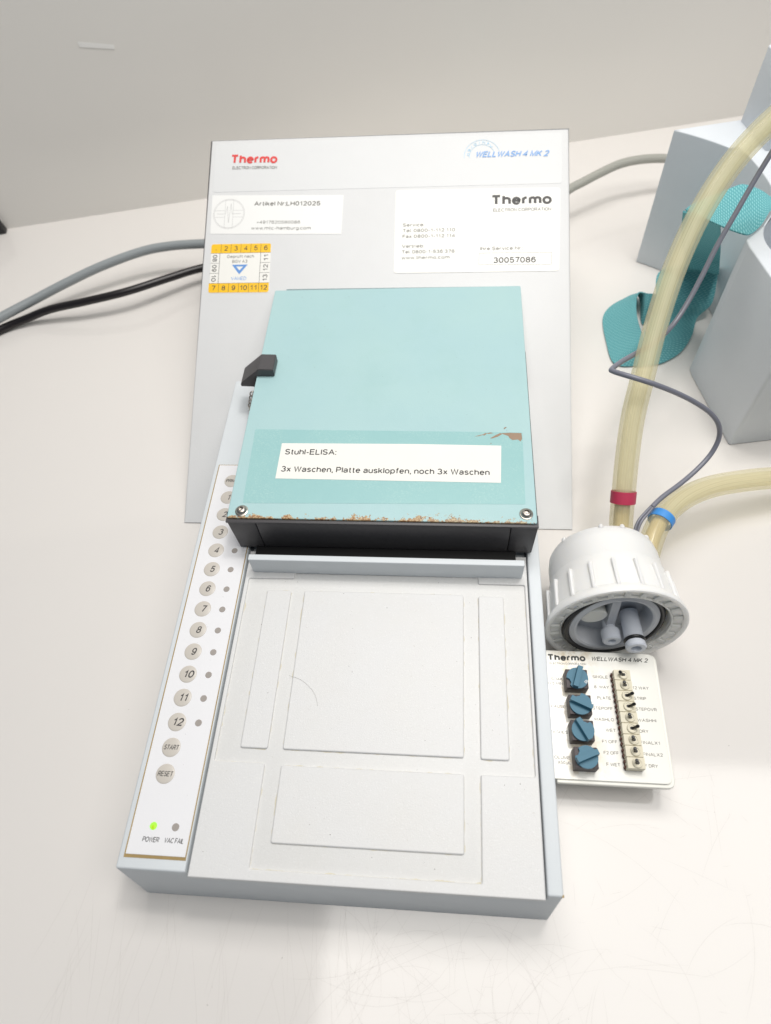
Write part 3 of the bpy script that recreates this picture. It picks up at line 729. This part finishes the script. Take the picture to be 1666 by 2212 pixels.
# test sticker
X0, X1, Y0, Y1 = -24.2, 19.6, 166.8, 204.2
stk = link('test_sticker', plate([rounded([(X0 + .6, Y0), (X1 + .3, Y0 - .3), (X1, Y1 - .3), (X0, Y1)], 1.8)], 0, .18, .04, RM), 'cream_label', washer)
bm = bmesh.new(); cw = (X1 - X0) / 6; ch_ = 7.2
flat_shape(bm, rounded([(X0, Y0 + .1), (X1 + .1, Y0), (X1, Y0 + ch_), (X0, Y0 + ch_)], [1.8, 1.8, 0, 0]), .2, RM)
link('yellow_band', from_bm(bm), 'yellow', stk, sm=False); bm = bmesh.new()
flat_shape(bm, rounded([(X0, Y1 - ch_), (X1, Y1 - ch_), (X1, Y1 - .2), (X0, Y1 - .1)], [0, 0, 1.8, 1.8]), .2, RM)
link('yellow_band', from_bm(bm), 'yellow', stk, sm=False)
bm = bmesh.new()
for i in range(1, 6):
    for yy in (Y0, Y1 - ch_): flat_line(bm, X0 + cw * i, yy + .2, X0 + cw * i, yy + ch_ - .2, .28, z=.22, mtx=RM)
flat_line(bm, X0 + cw * .92, Y0 + ch_, X0 + cw * .92, Y1 - ch_, .3, .22, RM); flat_line(bm, X1 - cw * .98, Y0 + ch_, X1 - cw * .98, Y1 - ch_, .3, .22, RM)
for yy in (Y0 + ch_, Y1 - ch_): flat_line(bm, X0, yy, X1, yy, .22, .225, RM)
hh = (Y1 - Y0 - 2 * ch_) / 3
for i in (1, 2):
    flat_line(bm, X0, Y0 + ch_ + hh * i, X0 + cw * .92, Y0 + ch_ + hh * i, .22, .23, RM); flat_line(bm, X1 - cw * .98, Y0 + ch_ + hh * i, X1, Y0 + ch_ + hh * i, .22, .23, RM)
for i in range(6):
    for s_, yy in ((str(i + 1), Y1 - ch_), (str(i + 7), Y0)):
        wd = 2.7 if len(s_) == 1 else 5.2
        if s_ == '1': continue
        cxx = X0 + cw * (i + .5); put_text(bm, s_, cxx - wd / 2, cxx + wd / 2, yy + 1.8, 3.7, mtx=RM, z=.24)
put_text(bm, '1', X0 + cw * .5 - .5, X0 + cw * .5 + .4, Y1 - ch_ + 1.7, 1.6, mtx=RM, z=.24)
for i, s_ in enumerate(('08', '09', '10')):
    yy = Y1 - ch_ - hh * (i + .5); put_text(bm, s_, X0 + 1.5, X0 + 1.5 + 5.2, yy + 2.6, 3.4, mtx=RM, rot=-pi / 2, z=.24)
for i, s_ in enumerate(('11', '12', '13')):
    yy = Y1 - ch_ - hh * (i + .5); put_text(bm, s_, X1 - 1.4, X1 - 1.4 + 5.2, yy - 2.6, 3.4, mtx=RM, rot=pi / 2, z=.24)
me = bpy.data.meshes.new('m'); bm.to_mesh(me); bm.free(); link('numbers', me, 'ink', stk, sm=False)
tp([('Geprüft nach', -12.2, 7.6, 193.2, 2.3), ('BGV A3', -8.0, 3.0, 189.4, 2.3)], 'ink_grey', stk, z=.23)
bm = bmesh.new()
flat_shape(bm, [(-8.2, 188.0), (-2.4, 180.6), (-2.4, 183.6), (-5.0, 186.6)], .23, RM); flat_shape(bm, [(-8.2, 188.0), (-5.0, 186.6), (.2, 186.6), (3.4, 188.0)], .232, RM); flat_shape(bm, [(3.4, 188.0), (.2, 186.6), (-2.4, 183.6), (-2.4, 180.6)], .234, RM)
link('triangle_mark', from_bm(bm), 'vblue', stk, sm=False)
tp([('VAMED', -8.2, 3.0, 176.2, 2.7)], 'ink_blue', stk, z=.23)

# service label
lab2 = link('service_label', plate([rounded([(108.2, 179.6), (221.8, 179.6), (223.2, 241.6), (108.0, 242.9)], 2.2)], 0, .28, .05, RM), 'cream_label', washer)
tp([('Thermo', 175.2, 217.3, 229.3, 7.9)], 'ink', lab2, z=.33, bold=.6, name='wordmark')
bm_items = [('ELECTRON CORPORATION', 176.8, 216.8, 224.4, 2.5), ('Service:', 113.7, 129, 214.6, 2.5), ('Tel. 0800-1-112 110', 113.7, 150.6, 210.3, 2.5), ('Fax 0800-1-112 114', 113.7, 150.6, 205.9, 2.5),
            ('Vertrieb:', 113.5, 129, 198.5, 2.5), ('Tel. 0800-1-536 378', 113.5, 150.4, 194.2, 2.5), ('www.thermo.com', 113.4, 147.0, 189.8, 2.5), ('Ihre Service Nr.:', 168.0, 197.6, 195.6, 2.6)]
tp(bm_items, 'ink_grey', lab2, z=.33, bold=.04)
tp([('30057086', 177.2, 206.2, 186.0, 4.3)], 'ink', lab2, z=.33, bold=.1, name='number_print')
bm = bmesh.new()
q4 = [(167.4, 193.6), (217.0, 193.2), (216.6, 184.4), (167.2, 184.9)]
for a, b in zip(q4, q4[1:] + q4[:1]): flat_line(bm, *a, *b, .2, .33, RM)
me = bpy.data.meshes.new('m'); bm.to_mesh(me); bm.free(); link('number_frame', me, 'ink_grey', lab2, sm=False)

# --- slide-out control drawer on the right
DZ = 22.0
drawer = link('control_drawer', plate([rounded([(204.0, 50.6), (261.0, 50.4), (261.4, 118.9), (204, 118.9)], [1, 4, 4, 1])], DZ - 4.4, DZ - 1.2, .5), 'drawer', washer)
face = link('drawer_face', plate([rounded([(197, 52.2), (259.3, 52.2), (259.6, 118.6), (197, 119.0)], [.5, 3.2, 3.2, .5])], DZ - 1.2, DZ, .25), 'card', washer)
link('drawer_arm', boxm(196, 204.5, 56, 113, DZ - 14, DZ - 4.5, .4), 'coat', washer)
T = [('Thermo', 203.4, 223.8, 113.0, 3.8, dict(bold=.32)), ]
lettering(T, 'ink_black', face, z=DZ + .04, name='wordmark', slope=.012)
lettering([('ELECTRON CORPORATION', 204.4, 223.8, 110.9, 1.15)], 'ink_grey', face, z=DZ + .04, name='small_print', slope=.01)
lettering([('WELLWASH 4 MK 2', 226.6, 256.6, 113.8, 2.35)], 'ink_black', face, z=DZ + .04, shear=.28, bold=.06, name='model_print')
TT = [('SOAK', 204.6, 210.7, 102.1), ('0.5 MIN', 203.1, 210.6, 99.7), ('PAUSE', 203.6, 210.8, 87.4), ('WASHES', 201.2, 211.1, 74.2), ('VOLUME', 201.6, 211.2, 61.7), ('X50 µL', 204.9, 211.3, 59.3),
      ('SINGLE', 226.4, 234.4, 104.1), ('8  WAY', 226.7, 234.4, 98.6), ('PLATE', 227.7, 234.7, 92.8), ('STEPOFF', 224.8, 235.0, 87.3), ('WASHLO', 224.9, 235.0, 81.6), ('WET', 230.2, 235.2, 76.2), ('F1 OFF', 227.7, 235.3, 70.5), ('F2 OFF', 227.9, 235.3, 65.0), ('F WET', 228.6, 235.3, 59.4),
      ('12 WAY', 246.5, 254.8, 98.9), ('STRIP', 246.4, 252.7, 93.3), ('STEPOVR', 246.6, 257.2, 87.7), ('WASHHI', 246.7, 256.1, 82.0), ('DRY', 246.9, 251.4, 76.4), ('FINALX1', 246.4, 256.3, 70.8), ('FINALX2', 247.0, 256.7, 65.1), ('F DRY', 247.2, 253.5, 59.6)]
lettering([t + (1.6,) for t in TT], 'ink_soft', face, z=DZ + .04, name='legend_print')
# rotary switches
hb = boxm(-5.6, 5.6, -5.05, 5.05, 0, 8, .45)
hb.materials.append(M['switch_dark']); smooth(hb)
def dial_mesh():
    bm = bmesh.new(); seg = 40; prof = []
    pts = []
    for k in range(seg):
        a = 2 * pi * k / seg; r = 5.5
        if abs(((a - RAD(128) + pi) % (2 * pi)) - pi) < .34: r = 4.1
        pts.append((r * cos(a), r * sin(a)))
    lo = [bm.verts.new((x * S, y * S, 0)) for x, y in pts]; hi = [bm.verts.new((x * S, y * S, 1.4 * S)) for x, y in pts]
    bm.faces.new(lo[::-1]); bm.faces.new(hi)
    for k in range(seg): bm.faces.new((lo[k], lo[(k + 1) % seg], hi[(k + 1) % seg], hi[k]))
    vs = box_bm(bm, -5.7, 5.9, -1.55, 1.55, 1.0, 4.4)
    for v in vs:
        if v.co.z > 2 * S: v.co.y *= .8; v.co.x *= .97
    return from_bm(bm)
dm = dial_mesh(); dm.materials.append(M['dial']); smooth(dm)
for (x, y, ang, lb) in ((216.6, 100.7, 72, 'soak time selector, its grip nearly upright'), (217.1, 87.2, -24, 'pause selector, its grip sloping down to the right'), (217.0, 74.2, -62, 'washes selector, its grip steeply down to the right'), (217.5, 61.1, 24, 'volume selector, its grip sloping up to the right')):
    h_ = bpy.data.objects.new('rotary_switch', hb); col.objects.link(h_); h_.location = Vector((x, y, DZ)) * S; attach(h_, washer); h_['label'] = lb
    d_ = bpy.data.objects.new('dial', dm); col.objects.link(d_); d_.location = Vector((x, y, DZ + 8)) * S; d_.rotation_euler = (0, 0, RAD(ang)); attach(d_, h_)
lettering([('5', 219.6, 221.4, 99.0, 1.7)], 'white_label', washer, z=DZ + 9.46, name='dial_digit', slope=-.9)
# toggle switches
def tog_mesh():
    bm = bmesh.new(); box_bm(bm, -4.2, 4.2, -2.68, 2.68, .8, 6); bevel_all(bm, .3)
    lathe_bm(bm, [(2.45, 5.9), (2.45, 6.6), (2.2, 6.9), (1.7, 6.9), (1.5, 6.5), (0, 6.4)], 28, Matrix.Translation((0.5 * S, 0, 0)))
    return from_bm(bm)
tm = tog_mesh(); tm.materials.append(M['switch_cream']); smooth(tm)
bmm = bmesh.new()
for sg in (-1, 1): box_bm(bmm, -4.9, -3.9, sg * 1.3 - .55, sg * 1.3 + .55, 0, 2.6)
box_bm(bmm, -4.5, 4.0, -2.5, 2.5, 0, .95); bm_base = from_bm(bmm); bm_base.materials.append(M['brown'])
lv = lathe([(0, -.4), (.75, -.3), (.8, 0), (.62, 1.0), (.72, 2.7), (.85, 3.0), (.85, 3.9), (.6, 4.3), (0, 4.4)], 18); lv.materials.append(M['black_rubber']); smooth(lv)
sl = lathe([(0, .05), (1.0, .05), (1.15, 0)], 20); sl.transform(Matrix.Diagonal((1.25, .8, 1, 1))); sl.materials.append(M['black_rubber'])
for k in range(9):
    x = 240.5 + k * .14; y = 104.4 - 5.53 * k; right = k in (2, 3, 5)
    t_ = bpy.data.objects.new('toggle_switch', tm); col.objects.link(t_); t_.location = Vector((x, y, DZ)) * S; attach(t_, washer)
    t_['label'] = 'cream toggle switch with its lever thrown to the ' + ('right' if right else 'left')
    b_ = bpy.data.objects.new('switch_base', bm_base); col.objects.link(b_); b_.location = Vector((x, y, DZ)) * S; attach(b_, t_)
    s_ = bpy.data.objects.new('lever_slot', sl); col.objects.link(s_); s_.location = Vector((x + .5, y, DZ + 6.42)) * S; attach(s_, t_)
    v_ = bpy.data.objects.new('lever', lv); col.objects.link(v_); v_.location = Vector((x + .5 + (.25 if right else -.25), y, DZ + 6.4)) * S
    v_.rotation_euler = (RAD(-4), RAD(31 if right else (-34 if k == 0 else -14)), 0); attach(v_, t_)

# --- dust flecks and a hair lying on the tray
bm = bmesh.new()
for i in range(120):
    px, py = random.uniform(36, 190), random.uniform(0, 152)
    inside = any(a < px < b and c < py < d for a, b, c, d in ((47.9, 61.7, 55.4, 141.4), (69.2, 157.6, 55.5, 141.6), (165.5, 179.2, 55.2, 141), (69.6, 157.7, 13.9, 48.1)))
    inrec = (36 < px < 190 and 49 < py < 148) or (62 < px < 165 and 3 < py < 152)
    z = H if (inside or not inrec) else H - 1.1
    fleck(bm, px, py, z + .01, random.choice((.08, .1, .12, .15, .28)))
for i in range(24): fleck(bm, random.uniform(32, 190), random.uniform(236, 350), CZ + .01, random.choice((.1, .12, .18)))
for i in range(26): fleck(bm, random.uniform(5, 30), random.uniform(8, 220), KZ + .01, random.choice((.08, .1, .14)))
fk = link('dust_specks', from_bm(bm), 'fleck', washer, sm=False); tag(fk, kind='stuff')
hair = link('hair', sweep([(67.3, 92.4, H + .1), (73.5, 90.6, H + .1), (79.0, 86.6, H + .1), (82.4, 82.3, H + .1), (84.1, 77.4, H + .1)], .05, 6), 'ink_grey')
tag(hair, 'fine curved hair lying on the large raised pad of the tray', 'hair')

# ================================================================= bottle cap
az, el = 0.035, 0.118
nv = Vector((cos(el) * sin(az), -cos(el) * cos(az), sin(el))); xr = Vector((0, 0, 1)).cross(nv).normalized(); yu = nv.cross(xr)
CM = Matrix((xr, yu, nv)).transposed().to_4x4(); CM.translation = Vector((238.0, 126.8, 36.6)) * S
cap = thing('bottle_closure', (238, 145, 0), 'large white ribbed screw cap lying on its side with two hoses behind it', 'bottle cap')
skirt = lathe([(36.7, 0), (36.9, -1), (36.4, -3.5), (35.2, -5.2), (34.0, -6.5), (32.6, -20), (31.4, -27), (30.9, -28.2), (30.6, -29), (30.2, -40), (29.2, -45), (27.6, -47.6), (25, -48.6), (0, -48.6),
               (0, -46.2), (27.0, -46.0), (27.2, -8), (27.9, -2.4), (28.3, -2.0), (33.8, -1.7), (34.3, -.4), (35.4, .1), (36.1, .15)], 96, CM, close=True)
link('screw_ring', skirt, 'cap_white', cap)
bm = bmesh.new(); lathe_bm(bm, [(28.1, -2.2), (28.2, -1.0), (29.0, -.8), (29.3, -2.1)], 96, CM)
link('inner_lip', from_bm(bm), 'cap_inner', cap)
bm = bmesh.new(); box_bm(bm, 29.2, 34.2, -1.5, 1.5, -2.0, -.75); bevel_all(bm, .3, 2); brm = from_bm(bm); brm.materials.append(M['cap_inner']); smooth(brm)
for k in range(24):
    o = bpy.data.objects.new('rim_bridge', brm); col.objects.link(o); o.parent = cap; o.matrix_parent_inverse = Matrix.Identity(4)
    o.matrix_local = Matrix.Translation(-cap.location) @ CM @ Matrix.Rotation(2 * pi * k / 24, 4, 'Z')
# ribs
bm = bmesh.new(); box_bm(bm, -.95, .95, 31.9, 35.3, -22.5, -5.0)
for v in bm.verts:
    if v.co.z < -20 * S and v.co.y > 33 * S: v.co.y -= 1.1 * S
bevel_all(bm, .6, 3); ribm = from_bm(bm); ribm.materials.append(M['cap_white']); smooth(ribm, 50)
for k in range(18):
    o = bpy.data.objects.new('grip_rib', ribm); col.objects.link(o)
    o.parent = cap; o.matrix_parent_inverse = Matrix.Identity(4)
    o.matrix_local = Matrix.Translation(-cap.location) @ CM @ Matrix.Rotation(2 * pi * (k + .35) / 18, 4, 'Z')
pg = lathe([(0, 1.3), (.9, 1.1), (1.35, .3), (1.4, -3), (0, -3)], 14); pg.materials.append(M['cap_white']); smooth(pg)
for a in (100, 76, 38, 146, 190, -20):
    o = bpy.data.objects.new('end_peg', pg); col.objects.link(o); o.parent = cap; o.matrix_parent_inverse = Matrix.Identity(4)
    o.matrix_local = Matrix.Translation(-cap.location) @ CM @ Matrix.Translation(Vector((27.6 * cos(RAD(a)), 27.6 * sin(RAD(a)), -47.5)) * S) @ Matrix.Rotation(pi, 4, 'X')
# gasket and insert
def torus(R_, r_, z, mtx, seg=80, ms=14, sx=1.0):
    return lathe([(R_ + r_ * cos(2 * pi * k / ms), z + r_ * sx * sin(2 * pi * k / ms)) for k in range(ms)], seg, mtx, close=True)
TILT = CM @ Matrix.Translation(Vector((-.6, 1.2, -1.2)) * S) @ Matrix.Rotation(RAD(-5), 4, 'X') @ Matrix.Rotation(RAD(5), 4, 'Y')
link('gasket', torus(25.5, 1.35, -1.3, TILT, sx=1.25), 'black_rubber', cap)
link('insert', lathe([(24.2, -12), (24.4, -1.5), (23.8, -.4), (21.4, .2), (20.2, -.3), (19.6, -1.4), (19.2, -11.5), (0, -11.5)], 80, TILT), 'insert', cap)
link('blank_boss', lathe([(0, -3.8), (6.6, -3.9), (7.1, -4.3), (7.2, -11.4)], 48, TILT @ Matrix.Translation(Vector((-10.4, 3.4, 0)) * S) @ Matrix.Diagonal((1.0, .75, 1, 1))), 'cap_inner', cap)
c1 = link('connector', lathe([(3.2, -11.5), (3.3, -1), (4.7, .2), (5.0, 1.2), (4.9, 6.2), (4.3, 6.9), (2.3, 6.9), (2.1, 6.4), (1.9, 3.0), (0, 3.0)], 40, CM @ Matrix.Translation(Vector((-1.4, -6.6, -2.6)) * S)), 'fitting', cap)
c2m = CM @ Matrix.Translation(Vector((9.4, -3.2, 0)) * S)
c2 = link('connector', lathe([(4.9, -11.5), (4.95, 3.6), (4.5, 4.2), (4.5, 6.8), (5.2, 7.2), (5.4, 9.6), (4.8, 10.4), (2.9, 10.5), (2.6, 10.0), (2.3, 6.0), (0, 6.0)], 40, c2m), 'fitting', cap)
link('sealing_ring', torus(4.75, .95, 5.5, c2m, 40, 12), 'black_rubber', c2)
link('cavity_web', boxm(-2.6, 2.0, -6, 16, -11.4, -3.5, .3, 2, TILT), 'insert', cap)

# ================================================================= hoses
T1 = [(246.5, 172.0, 34.9), (246.6, 187.8, 44.5), (246.9, 199.4, 55.6), (247.8, 215.2, 69.2), (250.2, 233.7, 83.2), (255.2, 252.8, 96.2), (261.2, 274.8, 109.8), (269.4, 298.3, 125.2), (278.5, 317.6, 139.1), (287.2, 331.4, 150.6), (297.0, 343.5, 161.0), (306.3, 351.5, 169.9), (315.6, 357.5, 177.6), (326.0, 362.6, 185.7), (345, 371, 199)]
T2 = [(261.0, 171.0, 31.9), (267.1, 186.7, 34.9), (274.0, 198.2, 36.0), (283.0, 207.9, 35.7), (293.9, 216.0, 34.2), (307.7, 223.3, 31.7), (324.5, 229.5, 28.1), (342.8, 234.0, 25.6), (365.1, 237.9, 22.1), (400, 240, 16)]
h1 = link('hose', pipe(T1, 6.5, 4.3), 'tube'); tag(h1, 'thick clear yellowish hose with a red ring, rising from the cap to the top right', 'hose')
h2 = link('hose', pipe(T2, 6.8, 4.5), 'tube'); tag(h2, 'clear yellowish hose with a blue ring, curving low to the right frame edge', 'hose')
def band(path, i0, i1, r, t):
    p = spline(path, 8); seg = p[i0:i1 + 1]; bm = bmesh.new()
    a = sweep_bm(bm, seg, r + t, 36, cap=False); b = sweep_bm(bm, seg, r, 36, cap=False)
    for i in (0, -1):
        for k in range(36): bm.faces.new((a[i][k], a[i][(k + 1) % 36], b[i][(k + 1) % 36], b[i][k]))
    return from_bm(bm)
link('marker_ring', band(T1, 14, 17, 6.5, .5), 'red_ring', h1)
link('marker_ring', band(T2, 13, 16, 6.8, .5), 'blue_ring', h2)
link('spigot', sweep(T1[:3], 4.2, 24), 'spigot', h1)
link('spigot', sweep(T2[:3], 4.4, 24), 'spigot', h2)

# thin sensor cable
G = [(253.9, 176.0, 33.5), (257.0, 188.9, 40.6), (263.3, 197.1, 42.8), (272.1, 206.1, 44.1), (283.7, 215.3, 45.2), (293.8, 224.0, 47.3), (301.8, 232.0, 51.7), (304.9, 237.5, 59.6), (302.3, 240.2, 68.8), (295.1, 241.5, 77.6), (283.3, 241.3, 87.1), (270.6, 240.0, 95.9), (258.6, 238.4, 103.3), (249.6, 239.6, 106.2), (241.8, 243.4, 105.9), (237.0, 248.4, 103.6), (236.8, 251.6, 102.2), (244.1, 260.1, 99.7), (254.7, 269.6, 97.5), (267.0, 280.4, 96.0), (277.5, 292.0, 97.7), (285.3, 302.7, 103.7), (292.0, 313.1, 113.3), (299.0, 324.9, 126.1), (306.7, 335.4, 139.2), (314.1, 345.4, 152.1), (321.1, 353.8, 163.9), (328.9, 363.5, 174.1), (345, 380, 190)]
bm = bmesh.new(); gp = spline(G, 6)
sweep_bm(bm, gp[14:], 1.45, 16)
for off in (-.85, .85):
    sweep_bm(bm, [p + Vector((off, -off * .2, 0)) * min(1, (1 - i / 17.0) * 2.2 + .35) for i, p in enumerate(gp[:18])], .85, 12)
gc = link('sensor_cable', from_bm(bm), 'cable_dark'); tag(gc, 'thin slate grey cable bent round the red ringed hose', 'cable')

# mains and signal cables
o = link('cable', sweep([(40, 474, 22), (-10, 482, 24), (-66.7, 478.4, 26.0), (-96.9, 475.8, 26.0), (-121.5, 469.7, 25.0), (-153.4, 455.1, 22.0), (-180.7, 439.7, 18.0), (-207.0, 422.2, 14.0), (-230.9, 402.7, 12.0), (-253.9, 382.7, 10.0), (-300, 345, 6)], 3.8), 'cable_grey')
tag(o, 'thick grey cable arching out from behind the device to the left frame edge', 'cable')
o = link('cable', sweep([(30, 473.5, 12), (-30, 476, 12), (-68.8, 460.9, 14.0), (-93.1, 445.9, 16.0), (-124.3, 426.6, 18.0), (-159.2, 416.9, 16.0), (-189.6, 412.6, 12.0), (-212.6, 408.1, 6.0), (-233.2, 398.2, 3.4), (-254.2, 376.1, 3.2), (-300, 330, 3.2)], 3.3), 'cable_black')
tag(o, 'black mains cable running under the grey cable at the left', 'cable')
o = link('cable', sweep([(200, 475, 26), (222, 505, 27), (247.7, 536.4, 30.0), (262.1, 546.4, 32.0), (278.6, 557.1, 34.0), (295.5, 567.5, 35.0), (312.1, 573.2, 35.0), (331.2, 578.0, 33.0), (350.3, 580.0, 30.0), (380, 575, 28)], 3.7), 'cable_grey2')
tag(o, 'grey cable arching behind the right side from the device to the bottle station', 'cable')

# ================================================================= bottle station
st = thing('bottle_station', (370, 400, 0), 'pale blue grey bottle station with a rounded bay, partly out of frame at the right', 'bottle station')
ZT = 110
def qb(p0, p1, p2, n=8):
    return [tuple((1 - t) ** 2 * Vector(p0) + 2 * t * (1 - t) * Vector(p1) + t * t * Vector(p2)) for t in [i / n for i in range(n + 1)]]
foot = qb((304.6, 479.6), (324, 468.5), (338.4, 454.2)) + qb((344.2, 455.6), (352, 438), (354.8, 408)) + [(357, 392), (480, 392), (480, 514), (354, 490.5)]
bk = link('back_block', plate([rounded(foot, [.8] + [0] * 21)], 0, ZT, .8), 'station', st)
post = link('upright_post', plate([rounded([(353.2, 488.2), (360.5, 449), (480, 430), (480, 512), (354, 490)], [1, 1, 1, 1, 1])], ZT - 2, 158, .8), 'station', st)
ff = rounded([(327.2, 346.2), (340.3, 280.6), (480, 303), (480, 388), (357, 388), (348.6, 379.5), (340.4, 366.5), (327.0, 353.2)], [2.5, 2, 2, 2, 1, 2, 2, 2.5])
hole = [(368 + 30 * cos(2 * pi * k / 48), 352 + 30 * sin(2 * pi * k / 48)) for k in range(48)]
fb = link('front_block', plate([ff, hole], 0, ZT, 1.0), 'station', st)
link('well_floor', lathe([(0, 30), (31, 30), (31, 28), (0, 28)], 48, Matrix.Translation(Vector((368, 352, 0)) * S)), 'station', fb)

# ================================================================= elastic strap
D = Vector((0, -4, 0))
stop = [((381.0, 438.9, 113), (376.6, 425.4, 111)), ((374.7, 440, 112.5), (371.6, 418, 110.8))]
sw = [([375.0, 459.2, 74.0], [368.1, 424.6, 71.0]), ([370.9, 467.9, 72.0], [360.7, 417.3, 69.0]), ([365.2, 474.6, 70.0], [356.5, 418.4, 67.0]), ([355.9, 472.4, 68.0], [348.2, 427.6, 65.0]), ([345.9, 468.9, 66.0], [341.7, 437.4, 63.0]), ([335.1, 464.6, 64.0], [335.9, 447.4, 61.0]), ([328.2, 461.8, 62.0], [331.2, 456.6, 59.0]), ([324.5, 460.5, 60.0], [327.3, 462.9, 57.0])]
CAMP = Vector((146.35764515, -20.54374, 375.78577913))
def pull(p, z):   # the same strap lifted so that it clears the block tops
    p = Vector(p); t = (z - p.z) / (CAMP.z - p.z); return p + (CAMP - p) * t
strap = thing('elastic_strap', (310, 400, 0), 'turquoise woven elastic strap looped over the station and curled on the table', 'strap')
sw = [([381.0, 438.9, 78.0], [376.6, 435.4, 75.0]), ([377.7, 448.1, 76.0], [374.6, 435.3, 73.0])] + sw
zs = [111.5, 112.5, 113, 113, 114, 113.5, 113, 112.5, 112, 111]
secs = [(pull(a, z), pull(b, z - 1)) for (a, b), z in zip(sw, zs)]
o1 = link('upper_loop', ribbon(secs), 'strap', strap); md = o1.modifiers.new('t', 'SOLIDIFY'); md.thickness = 0.9 * S; md.offset = 0
vv = [([322.9, 458.5, 60.0], [347.4, 443.0, 58.0], 110.5, 110.5), ([326.4, 462.0, 48.0], [352.5, 446.7, 46.0], 92, 92), ([330.1, 463.5, 36.0], [357.4, 450.7, 34.0], 74, 74), ([332.9, 460.9, 24.0], [359.6, 447.2, 24.0], 54, 52), ([336.5, 456.8, 14.0], [360.2, 440.7, 16.0], 40, 40)]
wsec = [([314.3, 443.7, 16.0], [363.2, 451.0, 12.0], 30, 30), ([306.8, 411.0, 18.0], [354.6, 420.2, 6.0], 24, 14), ([299.2, 387.0, 19.0], [341.3, 405.6, 3.0], 18, 5), ([293.3, 366.8, 20.0], [333.8, 386.1, 2.0], 16, 2), ([292.2, 372.2, 20.0], [322.8, 369.4, 1.0], 19, 1), ([291.8, 371.1, 21.0], [308.2, 358.6, 0.9], 19, .9), ([290.6, 364.7, 22.0], [296.7, 356.0, 0.9], 19, .9), ([289.7, 361.4, 22.0], [288.2, 355.4, 0.9], 19, .9), ([289.3, 364.7, 22.0], [272.7, 358.1, 0.9], 19, .9), ([288.2, 379.6, 22.0], [269.5, 382.7, 0.9], 19, .9), ([288.5, 392.1, 22.0], [269.6, 405.7, 0.9], 19, .9), ([289.9, 402.1, 22.0], [275.1, 419.0, 0.9], 19, .9), ([291.0, 407.9, 22.0], [287.4, 429.8, 0.9], 19, .9), ([293.8, 413.0, 22.0], [300.5, 433.6, 2.0], 19, 2), ([299.3, 411.8, 22.0], [299.3, 401.8, 1.0], 19, 1), ([306.7, 410.5, 22.0], [305.0, 407.6, 1.0], 19, 1), ([317.2, 406.0, 22.0], [318.3, 411.8, 1.0], 19, 1)]
secs = [(pull(a, z1), pull(b, z2)) for a, b, z1, z2 in vv + wsec]
o2 = link('lower_curl', ribbon(secs), 'strap', strap); md = o2.modifiers.new('t', 'SOLIDIFY'); md.thickness = 0.9 * S; md.offset = 0

for o_ in (o1, o2):
    es = o_.modifiers.new('edges', 'EDGE_SPLIT'); es.split_angle = RAD(40)

# ================================================================= small things at the wall
bm = bmesh.new()
for_pts = [wall_pt(-60, TZ + .2, 1), wall_pt(-1.5, TZ + .2, 1), wall_pt(-1.5, TZ + .2, 8), wall_pt(-60, TZ + .2, 12)]
lo = [bm.verts.new(p * S) for p in for_pts]; hi = [bm.verts.new((p + Vector((-4 if i in (1, 2) else 0, 0, 24 if i in (1, 2) else 50))) * S) for i, p in enumerate(for_pts)]
bm.faces.new(lo[::-1]); bm.faces.new(hi)
for k in range(4): bm.faces.new((lo[k], lo[(k + 1) % 4], hi[(k + 1) % 4], hi[k]))
bmesh.ops.recalc_face_normals(bm, faces=bm.faces[:]); bevel_all(bm, .6)
o = link('rubber_block', from_bm(bm), 'black_rubber'); tag(o, 'small black block at the foot of the wall, cut by the left frame edge', 'rubber block')
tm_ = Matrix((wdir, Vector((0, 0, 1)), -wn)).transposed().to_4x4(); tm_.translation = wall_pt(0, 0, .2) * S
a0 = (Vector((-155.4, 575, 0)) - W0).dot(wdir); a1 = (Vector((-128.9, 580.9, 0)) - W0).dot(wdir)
o = link('tape_strip', plate([rounded([(a0, 141.5), (a1, 136.5), (a1, 139.8), (a0, 145.5)], .8)], 0, .1, .03, tm_), 'tape')  # added thin strip, its pale colour stands in for a reflection in the wall
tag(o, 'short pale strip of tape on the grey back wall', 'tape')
